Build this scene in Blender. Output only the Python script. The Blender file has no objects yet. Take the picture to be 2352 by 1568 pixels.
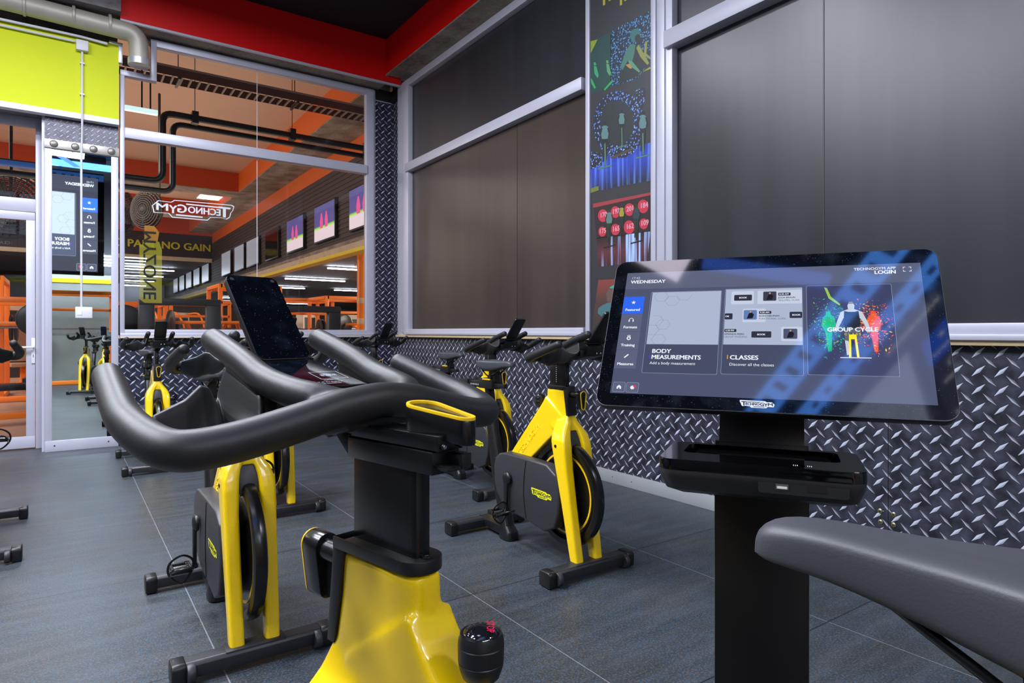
import bpy, bmesh, math, random
from mathutils import Vector, Matrix
random.seed(7)
SC = bpy.context.scene
COL = SC.collection
PI = math.pi
R = math.radians

# ------------------------------------------------------------------ camera, world, lights, exposure
CAM_H = 1.15
YAW = R(34.9)
FPX = 1473.0
HORIZON = 762.0
cd = bpy.data.cameras.new('camera')
cam = bpy.data.objects.new('camera', cd)
COL.objects.link(cam)
cam.location = (0, 0, CAM_H)
cam.rotation_euler = (R(90), 0, -YAW)
cd.sensor_width = 36
cd.sensor_fit = 'HORIZONTAL'
cd.lens = 36 * FPX / 2352
cd.shift_y = (HORIZON - 784) / 2352
cd.clip_start = 0.02
cd.clip_end = 200
SC.camera = cam

SC.view_settings.view_transform = 'Standard'
SC.view_settings.look = 'None'
SC.view_settings.exposure = 0.35
SC.view_settings.gamma = 1
SC.view_settings.use_curve_mapping = False
SC.cycles.use_denoising = True
SC.cycles.max_bounces = 8
SC.cycles.transparent_max_bounces = 16
SC.cycles.glossy_bounces = 5
SC.cycles.sample_clamp_indirect = 6

w = bpy.data.worlds.new('world')
w.use_nodes = True
w.node_tree.nodes['Background'].inputs[0].default_value = (0.6, 0.65, 0.8, 1)
w.node_tree.nodes['Background'].inputs[1].default_value = 0.3
SC.world = w


def area(name, loc, sx, sy, power, col, rot=(0, 0, 0)):
    l = bpy.data.lights.new(name, 'AREA')
    l.shape = 'RECTANGLE'
    l.size = sx
    l.size_y = sy
    l.energy = power
    l.color = col
    o = bpy.data.objects.new(name, l)
    COL.objects.link(o)
    o.location = loc
    o.rotation_euler = rot
    return o


COOL = (0.86, 0.90, 1.0)
WARM = (1.0, 0.86, 0.72)
# studio fill lights added under the ceiling (their bodies are built further down)
STUDIO_FILLS = [(-1.35, 2.0), (-1.35, 3.3), (-1.35, 4.6), (-2.6, 2.0), (-2.6, 3.3), (-2.6, 4.6), (0.36, 4.9), (0.33, 3.5), (-2.6, 0.6), (-2.6, -1.4), (3.0, -2.3)]
for x_, y_ in STUDIO_FILLS:
    area('studio_fill_light', (x_, y_, 4.505), 0.56, 0.56, 74, COOL)
# the hall: unseen fill lights added at both sides, and upward ones for its ceiling
for p_, e_, r_ in (((-4.5, 11, 4.6), 260, -25), ((-5.5, 17, 4.6), 300, -25), ((7.5, 11.5, 2.8), 260, 40), ((10, 17, 2.8), 340, 40), ((-3, 22, 4.6), 200, -20)):
    area('hall_fill', p_, 2.0, 2.0, e_, WARM, (0, R(r_), 0))
area('hall_fill_up', (1.2, 12.5, 2.9), 4.0, 6.0, 62, WARM, (PI, 0, 0))
area('hall_fill_up', (1.2, 21.0, 2.9), 4.0, 6.0, 70, WARM, (PI, 0, 0))


# ------------------------------------------------------------------ pixel helpers (rays of this camera onto real planes)
def ray(px, py):
    a = (px - 1176) / FPX
    return Vector((math.sin(YAW) + a * math.cos(YAW), math.cos(YAW) - a * math.sin(YAW), (HORIZON - py) / FPX))


def at_x(px, py, X):
    r = ray(px, py)
    t = X / r.x
    return Vector((X, t * r.y, CAM_H + t * r.z))


def at_y(px, py, Y):
    r = ray(px, py)
    t = Y / r.y
    return Vector((t * r.x, Y, CAM_H + t * r.z))


# ------------------------------------------------------------------ materials
def lin(c):
    return tuple(((v / 255) / 12.92 if v / 255 <= 0.04045 else ((v / 255 + 0.055) / 1.055) ** 2.4) for v in c)


MATS = {}


def pbr(name, rgb, rough=0.5, metal=0.0, coat=0.0, spec=0.5, noise=0.0, nscale=8.0, bump=0.0, bscale=200.0, emit=None, estr=1.0, rvar=0.0):
    if name in MATS:
        return MATS[name]
    m = bpy.data.materials.new(name)
    m.use_nodes = True
    nt = m.node_tree
    b = nt.nodes['Principled BSDF']
    c = lin(rgb)
    b.inputs['Base Color'].default_value = (*c, 1)
    b.inputs['Roughness'].default_value = rough
    b.inputs['Metallic'].default_value = metal
    b.inputs['Coat Weight'].default_value = coat
    b.inputs['Coat Roughness'].default_value = 0.08
    b.inputs['Specular IOR Level'].default_value = spec
    if emit:
        b.inputs['Emission Color'].default_value = (*lin(emit), 1)
        b.inputs['Emission Strength'].default_value = estr
    tc = nt.nodes.new('ShaderNodeTexCoord')
    if noise or rvar:
        n = nt.nodes.new('ShaderNodeTexNoise')
        n.inputs['Scale'].default_value = nscale
        n.inputs['Detail'].default_value = 5
        nt.links.new(tc.outputs['Object'], n.inputs['Vector'])
        if noise:
            mx = nt.nodes.new('ShaderNodeMix')
            mx.data_type = 'RGBA'
            mx.inputs[6].default_value = (*[v * (1 - noise) for v in c], 1)
            mx.inputs[7].default_value = (*[min(1, v * (1 + noise)) for v in c], 1)
            nt.links.new(n.outputs['Fac'], mx.inputs[0])
            nt.links.new(mx.outputs[2], b.inputs['Base Color'])
        if rvar:
            mr = nt.nodes.new('ShaderNodeMapRange')
            mr.inputs[3].default_value = max(0, rough - rvar)
            mr.inputs[4].default_value = rough + rvar
            nt.links.new(n.outputs['Fac'], mr.inputs[0])
            nt.links.new(mr.outputs[0], b.inputs['Roughness'])
    if bump:
        n2 = nt.nodes.new('ShaderNodeTexNoise')
        n2.inputs['Scale'].default_value = bscale
        n2.inputs['Detail'].default_value = 3
        nt.links.new(tc.outputs['Object'], n2.inputs['Vector'])
        bp = nt.nodes.new('ShaderNodeBump')
        bp.inputs['Strength'].default_value = bump
        bp.inputs['Distance'].default_value = 0.002
        nt.links.new(n2.outputs['Fac'], bp.inputs['Height'])
        nt.links.new(bp.outputs['Normal'], b.inputs['Normal'])
    MATS[name] = m
    return m


class NT:
    """small expression helper over shader math nodes"""

    def __init__(s, nt):
        s.nt = nt

    def m(s, op, a, b=None, c=None):
        n = s.nt.nodes.new('ShaderNodeMath')
        n.operation = op
        for i, v in enumerate((a, b, c)):
            if v is None:
                continue
            if isinstance(v, (int, float)):
                n.inputs[i].default_value = v
            else:
                s.nt.links.new(v, n.inputs[i])
        return n.outputs[0]

    def mix(s, f, a, b):
        n = s.nt.nodes.new('ShaderNodeMix')
        n.data_type = 'RGBA'
        for i, v in ((0, f), (6, a), (7, b)):
            if isinstance(v, tuple):
                n.inputs[i].default_value = (*v, 1)
            elif isinstance(v, (int, float)):
                n.inputs[i].default_value = v
            else:
                s.nt.links.new(v, n.inputs[i])
        return n.outputs[2]

    def noise(s, vec, scale, detail=4):
        n = s.nt.nodes.new('ShaderNodeTexNoise')
        n.inputs['Scale'].default_value = scale
        n.inputs['Detail'].default_value = detail
        s.nt.links.new(vec, n.inputs['Vector'])
        return n.outputs['Fac']


def diamond_plate(name, axis, P=0.088, light=(196, 202, 218), base1=(30, 30, 40), base2=(66, 68, 82), seam=True):
    m = bpy.data.materials.new(name)
    m.use_nodes = True
    nt = m.node_tree
    b = nt.nodes['Principled BSDF']
    e = NT(nt)
    g = nt.nodes.new('ShaderNodeNewGeometry')
    sp = nt.nodes.new('ShaderNodeSeparateXYZ')
    nt.links.new(g.outputs['Position'], sp.inputs[0])
    a = sp.outputs['X'] if axis == 'x' else e.m('MULTIPLY', sp.outputs['Y'], -1.0)
    z = sp.outputs['Z']

    def rhomb(off, sign, L, W):
        x = e.m('SUBTRACT', e.m('FRACT', e.m('ADD', e.m('DIVIDE', a, P), off)), 0.5)
        y = e.m('SUBTRACT', e.m('FRACT', e.m('ADD', e.m('DIVIDE', z, P * 0.96), off)), 0.5)
        s_ = e.m('MULTIPLY', e.m('ADD', x, e.m('MULTIPLY', y, sign)), P * 0.7071)
        t_ = e.m('MULTIPLY', e.m('SUBTRACT', x, e.m('MULTIPLY', y, sign)), P * 0.7071)
        d = e.m('ADD', e.m('DIVIDE', e.m('ABSOLUTE', s_), L), e.m('DIVIDE', e.m('ABSOLUTE', t_), W))
        inside = e.m('LESS_THAN', d, 1.0)
        shade = e.m('LESS_THAN', e.m('DIVIDE', e.m('ABSOLUTE', e.m('ADD', t_, W * 0.35)), W), 0.9)
        return inside, d, t_
    in1, d1, t1 = rhomb(0.0, 1.0, 0.039 * P / .088, 0.0088 * P / .088)
    in2, d2, t2 = rhomb(0.5, -1.0, 0.039 * P / .088, 0.0074 * P / .088)
    n1 = e.noise(g.outputs['Position'], 14.0, 5)
    mott = nt.nodes.new('ShaderNodeMapRange')
    mott.inputs[1].default_value = 0.35
    mott.inputs[2].default_value = 0.7
    nt.links.new(n1, mott.inputs[0])
    col = e.mix(mott.outputs[0], lin(base1), lin(base2))
    # dark printed edge round each lozenge
    halo = e.m('MAXIMUM', e.m('LESS_THAN', d1, 1.28), e.m('LESS_THAN', d2, 1.28))
    col = e.mix(e.m('MULTIPLY', halo, 0.55), col, lin((14, 14, 20)))
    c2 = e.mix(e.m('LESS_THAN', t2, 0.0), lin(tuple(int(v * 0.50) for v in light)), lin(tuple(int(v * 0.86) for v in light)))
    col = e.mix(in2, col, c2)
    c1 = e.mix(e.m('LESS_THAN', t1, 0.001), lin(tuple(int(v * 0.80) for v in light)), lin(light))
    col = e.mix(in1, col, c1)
    if seam:
        sm = e.m('LESS_THAN', e.m('ABSOLUTE', e.m('SUBTRACT', e.m('FRACT', e.m('ADD', e.m('DIVIDE', a, 1.188), 0.83)), 0.5)), 0.0014)
        col = e.mix(sm, col, lin((12, 12, 16)))
    nt.links.new(col, b.inputs['Base Color'])
    b.inputs['Roughness'].default_value = 0.42
    b.inputs['Specular IOR Level'].default_value = 0.35
    return m


def floor_material():
    m = bpy.data.materials.new('rubber_floor')
    m.use_nodes = True
    nt = m.node_tree
    b = nt.nodes['Principled BSDF']
    e = NT(nt)
    g = nt.nodes.new('ShaderNodeNewGeometry')
    pos = g.outputs['Position']
    sp = nt.nodes.new('ShaderNodeSeparateXYZ')
    nt.links.new(pos, sp.inputs[0])
    big = e.noise(pos, 1.6, 5)
    col = e.mix(big, lin((34, 39, 43)), lin((54, 60, 64)))
    fine = e.noise(pos, 140.0, 3)
    col = e.mix(e.m('MULTIPLY', e.m('GREATER_THAN', fine, 0.56), 0.5), col, lin((82, 90, 95)))
    v = nt.nodes.new('ShaderNodeTexVoronoi')
    v.inputs['Scale'].default_value = 240.0
    nt.links.new(pos, v.inputs['Vector'])
    vs = nt.nodes.new('ShaderNodeSeparateColor')
    nt.links.new(v.outputs['Color'], vs.inputs[0])
    patch = e.m('GREATER_THAN', e.noise(pos, 3.0, 2), 0.44)
    blue = e.m('MULTIPLY', e.m('GREATER_THAN', vs.outputs[0], 0.83), patch)
    col = e.mix(e.m('MULTIPLY', blue, 0.42), col, lin((50, 88, 122)))
    brown = e.m('GREATER_THAN', vs.outputs[1], 0.93)
    col = e.mix(e.m('MULTIPLY', brown, 0.3), col, lin((120, 92, 88)))
    # dusty directional wear
    mp = nt.nodes.new('ShaderNodeMapping')
    mp.inputs['Scale'].default_value = (0.7, 5.0, 1)
    nt.links.new(pos, mp.inputs[0])
    dust = e.noise(mp.outputs[0], 3.0, 6)
    dust2 = e.m('MULTIPLY', e.m('SUBTRACT', dust, 0.42), 1.0)
    dust2 = e.m('MAXIMUM', dust2, 0.0)
    col = e.mix(e.m('MULTIPLY', dust2, 0.6), col, lin((104, 108, 114)))
    # mat joints

    def joint(c, o, p, wd):
        f = e.m('FRACT', e.m('DIVIDE', e.m('SUBTRACT', c, o), p))
        return e.m('LESS_THAN', e.m('ABSOLUTE', e.m('SUBTRACT', f, e.m('ROUND', f))), wd)
    jx = joint(sp.outputs['X'], 0.445, 1.02, 0.0022)
    jy = joint(sp.outputs['Y'], 1.37, 1.035, 0.0032)
    col = e.mix(e.m('MULTIPLY', jx, 0.45), col, lin((150, 156, 162)))
    col = e.mix(e.m('MULTIPLY', jy, 0.95), col, lin((20, 26, 32)))
    nt.links.new(col, b.inputs['Base Color'])
    rr = nt.nodes.new('ShaderNodeMapRange')
    rr.inputs[3].default_value = 0.34
    rr.inputs[4].default_value = 0.52
    nt.links.new(big, rr.inputs[0])
    nt.links.new(rr.outputs[0], b.inputs['Roughness'])
    b.inputs['Specular IOR Level'].default_value = 0.45
    bp = nt.nodes.new('ShaderNodeBump')
    bp.inputs['Strength'].default_value = 0.35
    bp.inputs['Distance'].default_value = 0.0015
    nt.links.new(fine, bp.inputs['Height'])
    nt.links.new(bp.outputs['Normal'], b.inputs['Normal'])
    return m


def glass_mat(name, tint=(1, 1, 1), refl=1.0, rough=0.0):
    m = bpy.data.materials.new(name)
    m.use_nodes = True
    nt = m.node_tree
    nt.nodes.remove(nt.nodes['Principled BSDF'])
    out = nt.nodes['Material Output']
    tr = nt.nodes.new('ShaderNodeBsdfTransparent')
    tr.inputs[0].default_value = (*tint, 1)
    gl = nt.nodes.new('ShaderNodeBsdfGlossy')
    gl.inputs['Roughness'].default_value = rough
    fr = nt.nodes.new('ShaderNodeFresnel')
    fr.inputs[0].default_value = 1.5
    e = NT(nt)
    f = e.m('MULTIPLY', fr.outputs[0], refl)
    mx = nt.nodes.new('ShaderNodeMixShader')
    nt.links.new(f, mx.inputs[0])
    nt.links.new(tr.outputs[0], mx.inputs[1])
    nt.links.new(gl.outputs[0], mx.inputs[2])
    nt.links.new(mx.outputs[0], out.inputs[0])
    return m


def tint_film(name, rgb, alpha, emit=0.0):
    m = bpy.data.materials.new(name)
    m.use_nodes = True
    nt = m.node_tree
    b = nt.nodes['Principled BSDF']
    b.inputs['Base Color'].default_value = (*lin(rgb), 1)
    b.inputs['Alpha'].default_value = alpha
    b.inputs['Roughness'].default_value = 0.5
    return m


def concrete(name, c1, c2, scale=3.0):
    m = bpy.data.materials.new(name)
    m.use_nodes = True
    nt = m.node_tree
    b = nt.nodes['Principled BSDF']
    e = NT(nt)
    g = nt.nodes.new('ShaderNodeNewGeometry')
    mp = nt.nodes.new('ShaderNodeMapping')
    mp.inputs['Scale'].default_value = (1, 1, 4)
    nt.links.new(g.outputs['Position'], mp.inputs[0])
    n = e.noise(mp.outputs[0], scale, 8)
    n2 = e.noise(g.outputs['Position'], scale * 9, 4)
    f = e.m('ADD', e.m('MULTIPLY', n, 0.7), e.m('MULTIPLY', n2, 0.3))
    mr = nt.nodes.new('ShaderNodeMapRange')
    mr.inputs[1].default_value = 0.35
    mr.inputs[2].default_value = 0.65
    nt.links.new(f, mr.inputs[0])
    nt.links.new(e.mix(mr.outputs[0], lin(c1), lin(c2)), b.inputs['Base Color'])
    b.inputs['Roughness'].default_value = 0.85
    bp = nt.nodes.new('ShaderNodeBump')
    bp.inputs['Strength'].default_value = 0.3
    bp.inputs['Distance'].default_value = 0.01
    nt.links.new(f, bp.inputs['Height'])
    nt.links.new(bp.outputs['Normal'], b.inputs['Normal'])
    return m


def dusty_glass(name, base, dust=(150, 165, 190), amount=0.5, emit=None, estr=0.0, rough=0.06, spec=0.6):
    """glossy screen glass with dust specks and smears"""
    m = bpy.data.materials.new(name)
    m.use_nodes = True
    nt = m.node_tree
    b = nt.nodes['Principled BSDF']
    e = NT(nt)
    tc = nt.nodes.new('ShaderNodeTexCoord')
    v = nt.nodes.new('ShaderNodeTexVoronoi')
    v.inputs['Scale'].default_value = 420
    nt.links.new(tc.outputs['Object'], v.inputs['Vector'])
    sz = nt.nodes.new('ShaderNodeSeparateColor')
    nt.links.new(v.outputs['Color'], sz.inputs[0])
    sp = e.m('LESS_THAN', v.outputs['Distance'], e.m('MULTIPLY', e.m('POWER', sz.outputs[0], 7.0), 0.34))
    sm = e.noise(tc.outputs['Object'], 26.0, 8)
    sm2 = e.m('MULTIPLY', e.m('MAXIMUM', e.m('SUBTRACT', sm, 0.52), 0.0), 0.55)
    f = e.m('MINIMUM', e.m('MULTIPLY', e.m('ADD', sp, sm2), amount), 1.0)
    nt.links.new(e.mix(f, lin(base), lin(dust)), b.inputs['Base Color'])
    b.inputs['Roughness'].default_value = rough
    b.inputs['Specular IOR Level'].default_value = spec
    if emit:
        b.inputs['Emission Color'].default_value = (*lin(emit), 1)
        b.inputs['Emission Strength'].default_value = estr
    return m


def ui(name, rgb, k=1.0):
    return pbr('lit_' + name, (4, 4, 6), 0.05, spec=1.0, emit=rgb, estr=k * .8)


M_YEL = pbr('yellow_paint', (240, 200, 0), 0.28, coat=0.6, noise=0.05, nscale=5)
M_YEL2 = pbr('yellow_trim', (226, 180, 10), 0.35)
M_RUB = pbr('black_rubber_foam', (32, 32, 34), 0.48, spec=0.4, noise=0.15, nscale=20, bump=0.06, bscale=900)
M_BLK = pbr('black_powder_coat', (21, 21, 23), 0.38, spec=0.5, noise=0.12, nscale=30)
M_BLKG = pbr('black_anodised', (12, 12, 13), 0.24, spec=0.55, rvar=0.06, nscale=30)
M_CHAR = pbr('charcoal_plastic', (46, 46, 50), 0.45, noise=0.1, nscale=20)
M_BASE = pbr('stabiliser_black', (34, 34, 38), 0.42, noise=0.15, nscale=25)
M_SADD = pbr('saddle_vinyl', (58, 60, 65), 0.5, noise=0.12, nscale=14, bump=0.08, bscale=500)
M_CHR = pbr('chrome_steel', (170, 172, 178), 0.2, metal=1.0)
M_GLOSSB = pbr('gloss_black', (5, 5, 7), 0.07, spec=0.6)
M_DISP = dusty_glass('dusty_display_glass', (6, 9, 16), (120, 150, 190), 0.2)
M_ALU = pbr('white_aluminium', (184, 184, 198), 0.42, metal=0.15, noise=0.05, nscale=6)
M_ALUB = pbr('grey_aluminium', (196, 200, 204), 0.34, metal=0.5, noise=0.08, nscale=4)
M_WHITE = pbr('white_plastic', (214, 214, 220), 0.45)
M_LIME = pbr('lime_paint', (204, 214, 0), 0.55, spec=.25, noise=0.04, nscale=2)
M_RED = pbr('red_paint', (216, 6, 8), 0.5, spec=.3, noise=0.06, nscale=1.5)
M_BLACKC = pbr('black_ceiling_paint', (14, 14, 20), 0.8)
M_CONC = concrete('bare_concrete', (104, 94, 84), (160, 150, 138))
M_CONCG = concrete('grey_concrete', (84, 78, 82), (140, 134, 136), 2.0)
M_GLASS = glass_mat('window_glass', (0.97, 0.98, 1.0), 1.25)
M_MIRROR = pbr('mirror_silver', (228, 238, 236), 0.012, metal=1.0)
M_WOOD = pbr('pale_wood_sill', (196, 174, 136), 0.6, noise=0.12, nscale=30)
M_FLOOR = floor_material()
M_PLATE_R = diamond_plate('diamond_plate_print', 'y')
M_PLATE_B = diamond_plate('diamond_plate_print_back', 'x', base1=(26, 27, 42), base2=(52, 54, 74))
M_PLATE_S = diamond_plate('small_diamond_print', 'x', 0.05, (190, 190, 205), (92, 92, 106), (120, 120, 134), False)
M_PLATE_S.name = 'small_diamond_print'


def dark_film(c1=(27, 27, 31), c2=(48, 50, 57)):
    m = bpy.data.materials.new('dark_window_film')
    m.use_nodes = True
    nt = m.node_tree
    b = nt.nodes['Principled BSDF']
    e = NT(nt)
    g = nt.nodes.new('ShaderNodeNewGeometry')
    mp = nt.nodes.new('ShaderNodeMapping')
    mp.inputs['Scale'].default_value = (1, 4.0, 0.35)
    nt.links.new(g.outputs['Position'], mp.inputs[0])
    n = e.noise(mp.outputs[0], 1.6, 3)
    nt.links.new(e.mix(n, lin(c1), lin(c2)), b.inputs['Base Color'])
    b.inputs['Roughness'].default_value = 0.34
    b.inputs['Specular IOR Level'].default_value = 0.45
    b.inputs['Coat Weight'].default_value = 0.0
    b.inputs['Coat Roughness'].default_value = 0.35
    return m


M_FILM = dark_film()
M_FILM_GLOW = dark_film((44, 37, 35), (68, 58, 54))  # brown glow from the hall put into the lower pane's film colour


# ------------------------------------------------------------------ mesh builder
class MB:
    def __init__(s):
        s.v = []
        s.f = []
        s.mi = []
        s.mats = []
        s.T = Matrix.Identity(4)

    def mat(s, m):
        if m not in s.mats:
            s.mats.append(m)
        return s.mats.index(m)

    def add(s, verts, faces, m):
        o = len(s.v)
        s.v += [s.T @ Vector(p) for p in verts]
        k = s.mat(m)
        for f in faces:
            s.f.append([i + o for i in f])
            s.mi.append(k)

    def box(s, a, b, m):
        x0, x1 = sorted((a[0], b[0]))
        y0, y1 = sorted((a[1], b[1]))
        z0, z1 = sorted((a[2], b[2]))
        s.add([(x0, y0, z0), (x1, y0, z0), (x1, y1, z0), (x0, y1, z0), (x0, y0, z1), (x1, y0, z1), (x1, y1, z1), (x0, y1, z1)],
              [(0, 3, 2, 1), (4, 5, 6, 7), (0, 1, 5, 4), (1, 2, 6, 5), (2, 3, 7, 6), (3, 0, 4, 7)], m)

    def quad(s, a, b, c, d, m):
        s.add([a, b, c, d], [(0, 1, 2, 3)], m)

    def prism(s, poly, e0, e1, axis, m):
        """poly in the two other axes (order kept x<y<z), extruded along axis e0..e1"""
        n = len(poly)

        def P(p, e):
            if axis == 'x':
                return (e, p[0], p[1])
            if axis == 'y':
                return (p[0], e, p[1])
            return (p[0], p[1], e)
        vs = [P(p, e0) for p in poly] + [P(p, e1) for p in poly]
        fs = [tuple(range(n)), tuple(range(2 * n - 1, n - 1, -1))]
        fs += [(i, (i + 1) % n + 0, (i + 1) % n + n, i + n) for i in range(n)]
        s.add(vs, fs, m)

    def tube(s, pts, rad, m, seg=14, cap='round', smooth=0, flat=1.0):
        pts = [Vector(p) for p in pts]
        rads = list(rad) if isinstance(rad, (list, tuple)) else [rad] * len(pts)
        if smooth:
            np_, nr = [], []
            n = len(pts)
            for i in range(n - 1):
                p0 = pts[max(i - 1, 0)]
                p1 = pts[i]
                p2 = pts[i + 1]
                p3 = pts[min(i + 2, n - 1)]
                for k in range(smooth):
                    t = k / smooth
                    q = 0.5 * ((2 * p1) + (p2 - p0) * t + (2 * p0 - 5 * p1 + 4 * p2 - p3) * t * t + (3 * p1 - p0 - 3 * p2 + p3) * t ** 3)
                    np_.append(q)
                    nr.append(rads[i] * (1 - t) + rads[i + 1] * t)
            np_.append(pts[-1])
            nr.append(rads[-1])
            pts, rads = np_, nr
        if cap == 'round':
            d0 = (pts[0] - pts[1]).normalized()
            d1 = (pts[-1] - pts[-2]).normalized()
            a, b = [], []
            p0, r0, p1, r1 = pts[0], rads[0], pts[-1], rads[-1]
            for k in (1, 2, 3, 4):
                an = k / 4 * PI / 2
                rr = max(0.02, math.cos(an))
                a.insert(0, (p0 + d0 * r0 * 0.8 * math.sin(an), r0 * rr))
                b.append((p1 + d1 * r1 * 0.8 * math.sin(an), r1 * rr))
            pts = [q for q, _ in a] + pts + [q for q, _ in b]
            rads = [q for _, q in a] + rads + [q for _, q in b]
        up = Vector((0, 0, 1))
        d = (pts[1] - pts[0]).normalized()
        if abs(d.dot(up)) > 0.95:
            up = Vector((1, 0, 0))
        nrm = (up - d * up.dot(d)).normalized()
        vs = []
        for i, p in enumerate(pts):
            if i == 0:
                t = pts[1] - pts[0]
            elif i == len(pts) - 1:
                t = pts[-1] - pts[-2]
            else:
                t = (pts[i + 1] - pts[i]).normalized() + (pts[i] - pts[i - 1]).normalized()
            if t.length < 1e-9:
                t = Vector(d)
            t.normalize()
            nrm = (nrm - t * nrm.dot(t)).normalized()
            bn = t.cross(nrm)
            for k in range(seg):
                a = 2 * PI * k / seg
                vs.append(p + (nrm * math.cos(a) * flat + bn * math.sin(a)) * rads[i])
        fs = []
        L = len(pts)
        for i in range(L - 1):
            for k in range(seg):
                k2 = (k + 1) % seg
                fs.append((i * seg + k, i * seg + k2, (i + 1) * seg + k2, (i + 1) * seg + k))
        fs.append(tuple(range(seg - 1, -1, -1)))
        fs.append(tuple((L - 1) * seg + k for k in range(seg)))
        s.add(vs, fs, m)

    def lathe(s, prof, axis, c, m, seg=32, closed=False):
        """prof: (radius, height along axis)"""
        vs = []
        for r_, h in prof:
            for k in range(seg):
                a = 2 * PI * k / seg
                x, y = r_ * math.cos(a), r_ * math.sin(a)
                p = {'z': (x, y, h), 'y': (x, h, y), 'x': (h, x, y)}[axis]
                vs.append((p[0] + c[0], p[1] + c[1], p[2] + c[2]))
        fs = []
        L = len(prof)
        for i in range(L - (0 if closed else 1)):
            j = (i + 1) % L
            for k in range(seg):
                k2 = (k + 1) % seg
                fs.append((i * seg + k, i * seg + k2, j * seg + k2, j * seg + k))
        if not closed:
            fs.append(tuple(range(seg)))
            fs.append(tuple((L - 1) * seg + k for k in range(seg)))
        s.add(vs, fs, m)

    def loft(s, secs, m):
        """secs: list of closed rings with equal vertex count"""
        n = len(secs[0])
        vs = [p for r_ in secs for p in r_]
        fs = []
        for i in range(len(secs) - 1):
            for k in range(n):
                k2 = (k + 1) % n
                fs.append((i * n + k, i * n + k2, (i + 1) * n + k2, (i + 1) * n + k))
        fs.append(tuple(range(n)))
        fs.append(tuple((len(secs) - 1) * n + k for k in range(n)))
        s.add(vs, fs, m)

    def text(s, body, size, m, org, xd=(1, 0, 0), yd=(0, 1, 0), bold=0.02, align='LEFT', ext=0.0, sx=1.0, mirror=False):
        xd = Vector(xd).normalized()
        yd = Vector(yd).normalized()
        zd = xd.cross(yd)
        vs, fs = glyphs(body, align)
        o = Vector(org)
        k = -1 if mirror else 1
        shifts = [(0, 0)] if bold < .006 or ext else [(-bold * 1.1, 0), (bold * 1.1, 0), (0, bold * .6), (0, -bold * .6), (-bold * .5, 0), (bold * .5, 0)]
        for h, (dx, dy) in enumerate(shifts):
            P = [o + xd * ((v[0] * sx + dx) * size * k) + yd * ((v[1] + dy) * size) + zd * (h * .000015 * (size / .01)) for v in vs]
            if ext:
                n = len(P)
                P2 = P + [p + zd * ext for p in P]
                F2 = [tuple(i + n for i in f) for f in fs]
                edges = {}
                for f in fs:
                    for i in range(len(f)):
                        a, b = f[i], f[(i + 1) % len(f)]
                        if (b, a) in edges:
                            del edges[(b, a)]
                        else:
                            edges[(a, b)] = 1
                F2 += [(a, b, b + n, a + n) for a, b in edges]
                s.add(P2, F2, m)
            else:
                s.add(P, fs, m)

    def build(s, name, parent=None, smooth=40, bevel=0.0, seg=2, loc=None):
        me = bpy.data.meshes.new(name)
        me.from_pydata([tuple(p) for p in s.v], [], s.f)
        for m in s.mats:
            me.materials.append(m)
        for p, k in zip(me.polygons, s.mi):
            p.material_index = k
        bm = bmesh.new()
        bm.from_mesh(me)
        bmesh.ops.recalc_face_normals(bm, faces=bm.faces)
        if bevel:
            es = [e for e in bm.edges if len(e.link_faces) == 2 and e.calc_face_angle(0) > R(28)]
            bmesh.ops.bevel(bm, geom=es, offset=bevel, segments=seg, profile=0.5, affect='EDGES', clamp_overlap=True)
        bm.to_mesh(me)
        bm.free()
        if smooth:
            for p in me.polygons:
                p.use_smooth = True
            me.set_sharp_from_angle(angle=R(smooth))
        me.update()
        o = bpy.data.objects.new(name, me)
        COL.objects.link(o)
        if parent:
            o.parent = parent
        if loc:
            o.location = loc
        return o


TEXTS = {}


def glyphs(body, align='LEFT'):
    key = (body, align)
    if key not in TEXTS:
        cu = bpy.data.curves.new('t', 'FONT')
        cu.body = body
        cu.size = 1.0
        cu.align_x = align
        cu.resolution_u = 3
        ob = bpy.data.objects.new('t', cu)
        COL.objects.link(ob)
        dg = bpy.context.evaluated_depsgraph_get()
        me = bpy.data.meshes.new_from_object(ob.evaluated_get(dg))
        TEXTS[key] = ([tuple(v.co) for v in me.vertices], [tuple(p.vertices) for p in me.polygons])
        bpy.data.objects.remove(ob)
        bpy.data.curves.remove(cu)
        bpy.data.meshes.remove(me)
    return TEXTS[key]


def remesh(o, voxel, iters):
    """melts the crossing solids of one part into a single skin"""
    m = o.modifiers.new('r', 'REMESH')
    m.mode = 'VOXEL'
    m.voxel_size = voxel
    m.use_smooth_shade = True
    if iters:
        s_ = o.modifiers.new('s', 'SMOOTH')
        s_.factor = 0.5
        s_.iterations = iters
    dg = bpy.context.evaluated_depsgraph_get()
    me = bpy.data.meshes.new_from_object(o.evaluated_get(dg))
    mats = list(o.data.materials)
    o.modifiers.clear()
    old = o.data
    o.data = me
    me.materials.clear()
    for x in mats:
        me.materials.append(x)
    bpy.data.meshes.remove(old)
    for p in me.polygons:
        p.use_smooth = True
    return o


def tag(o, label=None, cat=None, group=None, kind=None):
    if label:
        o['label'] = label
    if cat:
        o['category'] = cat
    if group:
        o['group'] = group
    if kind:
        o['kind'] = kind
    return o


def empty(name, loc=(0, 0, 0), rz=0.0):
    o = bpy.data.objects.new(name, None)
    COL.objects.link(o)
    o.location = loc
    o.rotation_euler = (0, 0, rz)
    o.empty_display_size = 0.1
    return o


def copy_tree(o, parent=None):
    kids = list(o.children)
    c = o.copy()
    COL.objects.link(c)
    if parent:
        c.parent = parent
    for k in kids:
        copy_tree(k, c)
    return c


def struct(b, name, **k):
    return tag(b.build(name, **k), kind='structure')


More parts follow.
